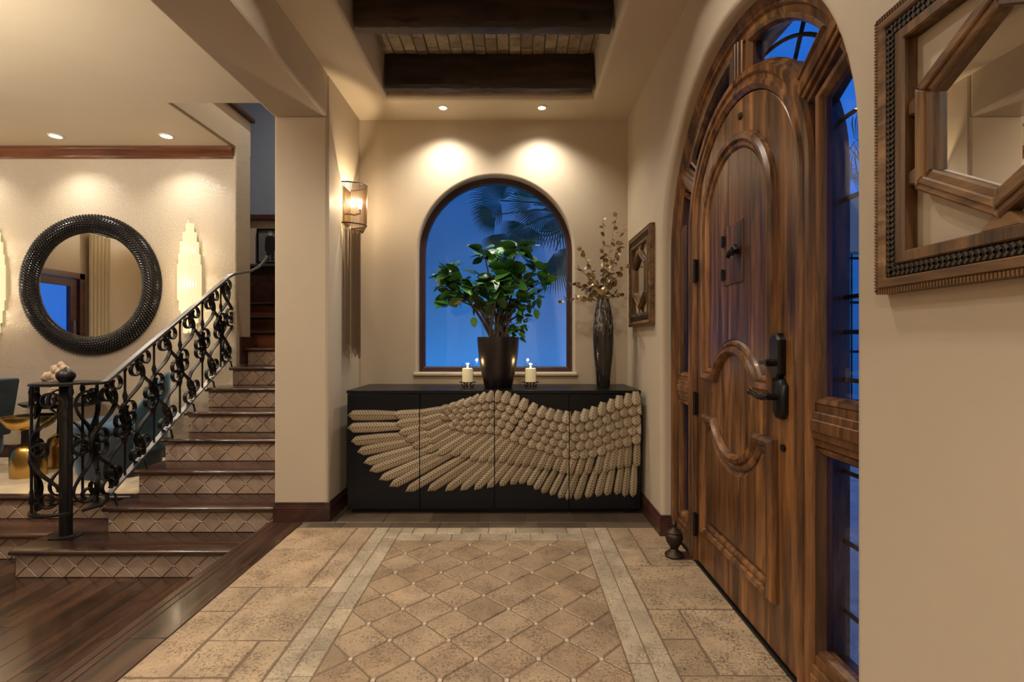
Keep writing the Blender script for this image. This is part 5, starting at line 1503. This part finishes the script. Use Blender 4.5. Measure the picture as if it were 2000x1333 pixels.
for (x, y, D, dx, dz, R, sp) in ((978, 392, 5.2, -.9, .2, .36, 200), (1003, 378, 5.3, -.1, 1, .30, 220), (1042, 400, 5.15, -.2, .9, .34, 220), (1062, 408, 5.2, .3, -.9, .42, 190), (1055, 365, 5.5, .3, .9, .44, 210), (1092, 420, 5.5, .7, -.5, .5, 200), (992, 455, 5.1, -.2, -1, .34, 130), (1085, 490, 5.3, .6, -.8, .50, 130), (1100, 370, 5.3, .6, .6, .5, 210), (968, 420, 5.0, -.9, -.35, .26, 120), (1030, 440, 5.4, -.4, -.7, .34, 150)):
    frond('frond', P(x, y, D), (dx, -.25, dz), R, sp)
# courtyard beyond the front door
struct('wall_courtyard_end', MB().box(1.9, 2.62, 5.0, 5.2, -.1, 2.35).box(1.9, 8, 5.0, 5.2, 2.05, 2.62).box(4.4, 8, 5.0, 5.2, -.1, 2.05), M['porch'], 'courtyard wall with a gate opening seen through the sidelight', 'wall')
struct('wall_courtyard_back', MB().box(1.9, 9, 9.0, 9.15, -.1, 3.4), M['garden'], 'pale wall beyond the courtyard gate', 'wall')
struct('trim_7', MB().box(WX + .20, 1.62, -3.2, 4.4, 3.02, 3.16), M['base'], 'dark roof eave over the front door outside', 'eave')
gt = thing('iron_gate', 'iron gate standing in the courtyard wall opening', 'gate', (3.5, 5.1, -.05))
for z in (.55, 1.05, 1.55, 2.0, .1): MB().tube([(2.62, 5.1, z), (4.4, 5.1, z)], .014, 6).build('rail', M['iron'], gt)
for k in range(12): MB().tube([(2.66 + k * .152, 5.1, -.05), (2.66 + k * .152, 5.1, 2.04)], .009, 6).build('bar', M['iron'], gt)
tr = thing('garden_tree', 'dark palm like tree above the courtyard wall', 'tree', (4.2, 7.2, -.05))
PA = tr; crown = Vector((4.3, 7.0, 3.2))
MB().tube([(4.2, 7.2, -.05), (4.3, 7.05, 1.6), (4.3, 7.0, 3.2)], [.14, .11, .10], 8).build('trunk', M['stem'], tr)
for k in range(9):
    a = 2 * PI * k / 9
    frond('frond', crown + Vector((math.cos(a) * .6, math.sin(a) * .5, .3 + .25 * (k % 2))), (math.cos(a), math.sin(a), .2), .75, 200, 20, .4)

# ------------------------------------------------------------------ added unseen lamps: garden floods, porch lantern, hall uplights
def lamp_light(kind, name, loc, energy, col, size=.03, rot=(0, 0, 0), angle=140, blend=.6):
    ld = bpy.data.lights.new(name, kind); ld.energy = energy; ld.color = col; ld.shadow_soft_size = size
    if kind == 'SPOT': ld.spot_size = math.radians(angle); ld.spot_blend = blend
    lo = bpy.data.objects.new(name, ld); lo.location = loc; lo.rotation_euler = rot; C.objects.link(lo)
    return lo
M['addedlens'] = emit('added_flood_lens', (0.10, 0.40, 1.0), 4.0)
BLUE = (0.025, 0.34, 1.0)
for i, x in enumerate((-0.95, 0.05, 1.05)):  # unseen blue floods, added to brighten the garden wall
    t_ = thing('added_floodlight', ['added blue floodlight on the left of the garden wall foot', 'added blue floodlight in the middle of the garden wall foot', 'added blue floodlight on the right of the garden wall foot'][i], 'floodlight', (x, 5.0, -.05), 'added garden floodlights')
    MB().box(x - .08, x + .08, 4.95, 5.01, .06, .20).build('housing', M['iron'], t_, None, .008)
    MB().box(x - .07, x + .07, 5.012, 5.016, .07, .19).build('lens', M['addedlens'], t_)
    MB().tube([(x, 4.98, -.05), (x, 4.98, .07)], .015, 8).build('stake', M['iron'], t_)
    lamp_light('SPOT', 'added_flood_beam', (x, 5.04, .14), 36, BLUE, .05, (math.radians(108), 0, 0), 150, .5)
t_ = thing('added_floodlight', 'added blue courtyard floodlight beyond the iron gate', 'floodlight', (3.4, 6.2, -.05), 'added garden floodlights')  # added, unseen: brightens the courtyard behind the sidelight
MB().box(3.32, 3.48, 6.15, 6.21, .06, .20).build('housing', M['iron'], t_, None, .008)
MB().box(3.33, 3.47, 6.212, 6.216, .07, .19).build('lens', M['addedlens'], t_)
MB().tube([(3.4, 6.18, -.05), (3.4, 6.18, .07)], .015, 8).build('stake', M['iron'], t_)
lamp_light('SPOT', 'added_flood_beam', (3.4, 6.24, .14), 170, (.10, .45, 1.0), .05, (math.radians(100), 0, 0), 160, .5)
t_ = thing('added_floodlight', 'small added spike lamp at the foot of the fan palm', 'floodlight', (0.35, 4.55, -.05), 'added garden floodlights')  # unseen lamp added to give the palm leaves green light
MB().tube([(0.35, 4.55, -.05), (0.35, 4.55, .10)], .012, 8).build('stake', M['iron'], t_)
MB().tube([(0.35, 4.53, .10), (0.35, 4.58, .20)], [.03, .045], 12).build('housing', M['iron'], t_)
lamp_light('SPOT', 'added_spike_beam', (0.36, 4.60, .24), 26, (.85, 1.0, .75), .03, (math.radians(163), 0, math.radians(-4)), 46, .8)
t_ = thing('added_lantern', 'added warm lantern on the outer wall beside the front door', 'lantern', (1.2, 3.6, 2.0))  # unseen lantern, added to warm the courtyard wall
MB().box(1.11, 1.14, 3.55, 3.65, 2.0, 2.25).build('back_plate', M['iron'], t_)
MB().lathe([(.04, 0), (.07, .02), (.085, .22), (.03, .28), (.005, .31)], (1.22, 3.6, 1.98), 8).build('cage', M['clear'], t_)
MB().lathe([(.001, 0), (.02, .02), (.024, .05), (.001, .09)], (1.22, 3.6, 2.05), 10).build('bulb', M['bulb'], t_)
lamp_light('POINT', 'added_lantern_light', (1.32, 3.65, 2.12), 22, WARM2, .05)
G5 = 'added uplights in the hall'  # unseen uplights added to brighten the hall ceiling
for i, (x, y) in enumerate(((-3.3, 1.5), (-4.9, 1.5))):
    t_ = thing('added_uplight', ['added half bowl uplight nearer the foyer on the hall wall', 'added half bowl uplight farther from the foyer on the hall wall'][i], 'wall light', (x, y, 2.1), G5)
    v = []; f = []
    prof = [(.02, 2.10), (.08, 2.13), (.13, 2.19), (.15, 2.25), (.14, 2.25), (.12, 2.20), (.07, 2.15)]
    for k in range(13):
        a = PI * k / 12
        for (r_, z) in prof: v.append((x + r_ * math.cos(a), y + .001 + r_ * math.sin(a), z))
    n = len(prof)
    for k in range(12):
        for q in range(n - 1): f.append((k * n + q, k * n + q + 1, (k + 1) * n + q + 1, (k + 1) * n + q))
    MB().add(v, f).build('bowl', M['white'], t_, 40)
    MB().lathe([(.001, 0), (.02, .01), (.02, .05), (.001, .07)], (x, y + .07, 2.16), 10).build('bulb', M['bulb'], t_)
    lamp_light('SPOT', 'added_uplight_beam', (x, y + .09, 2.26), 240, WARM, .04, (math.radians(180 - 25), 0, 0), 160, .8)
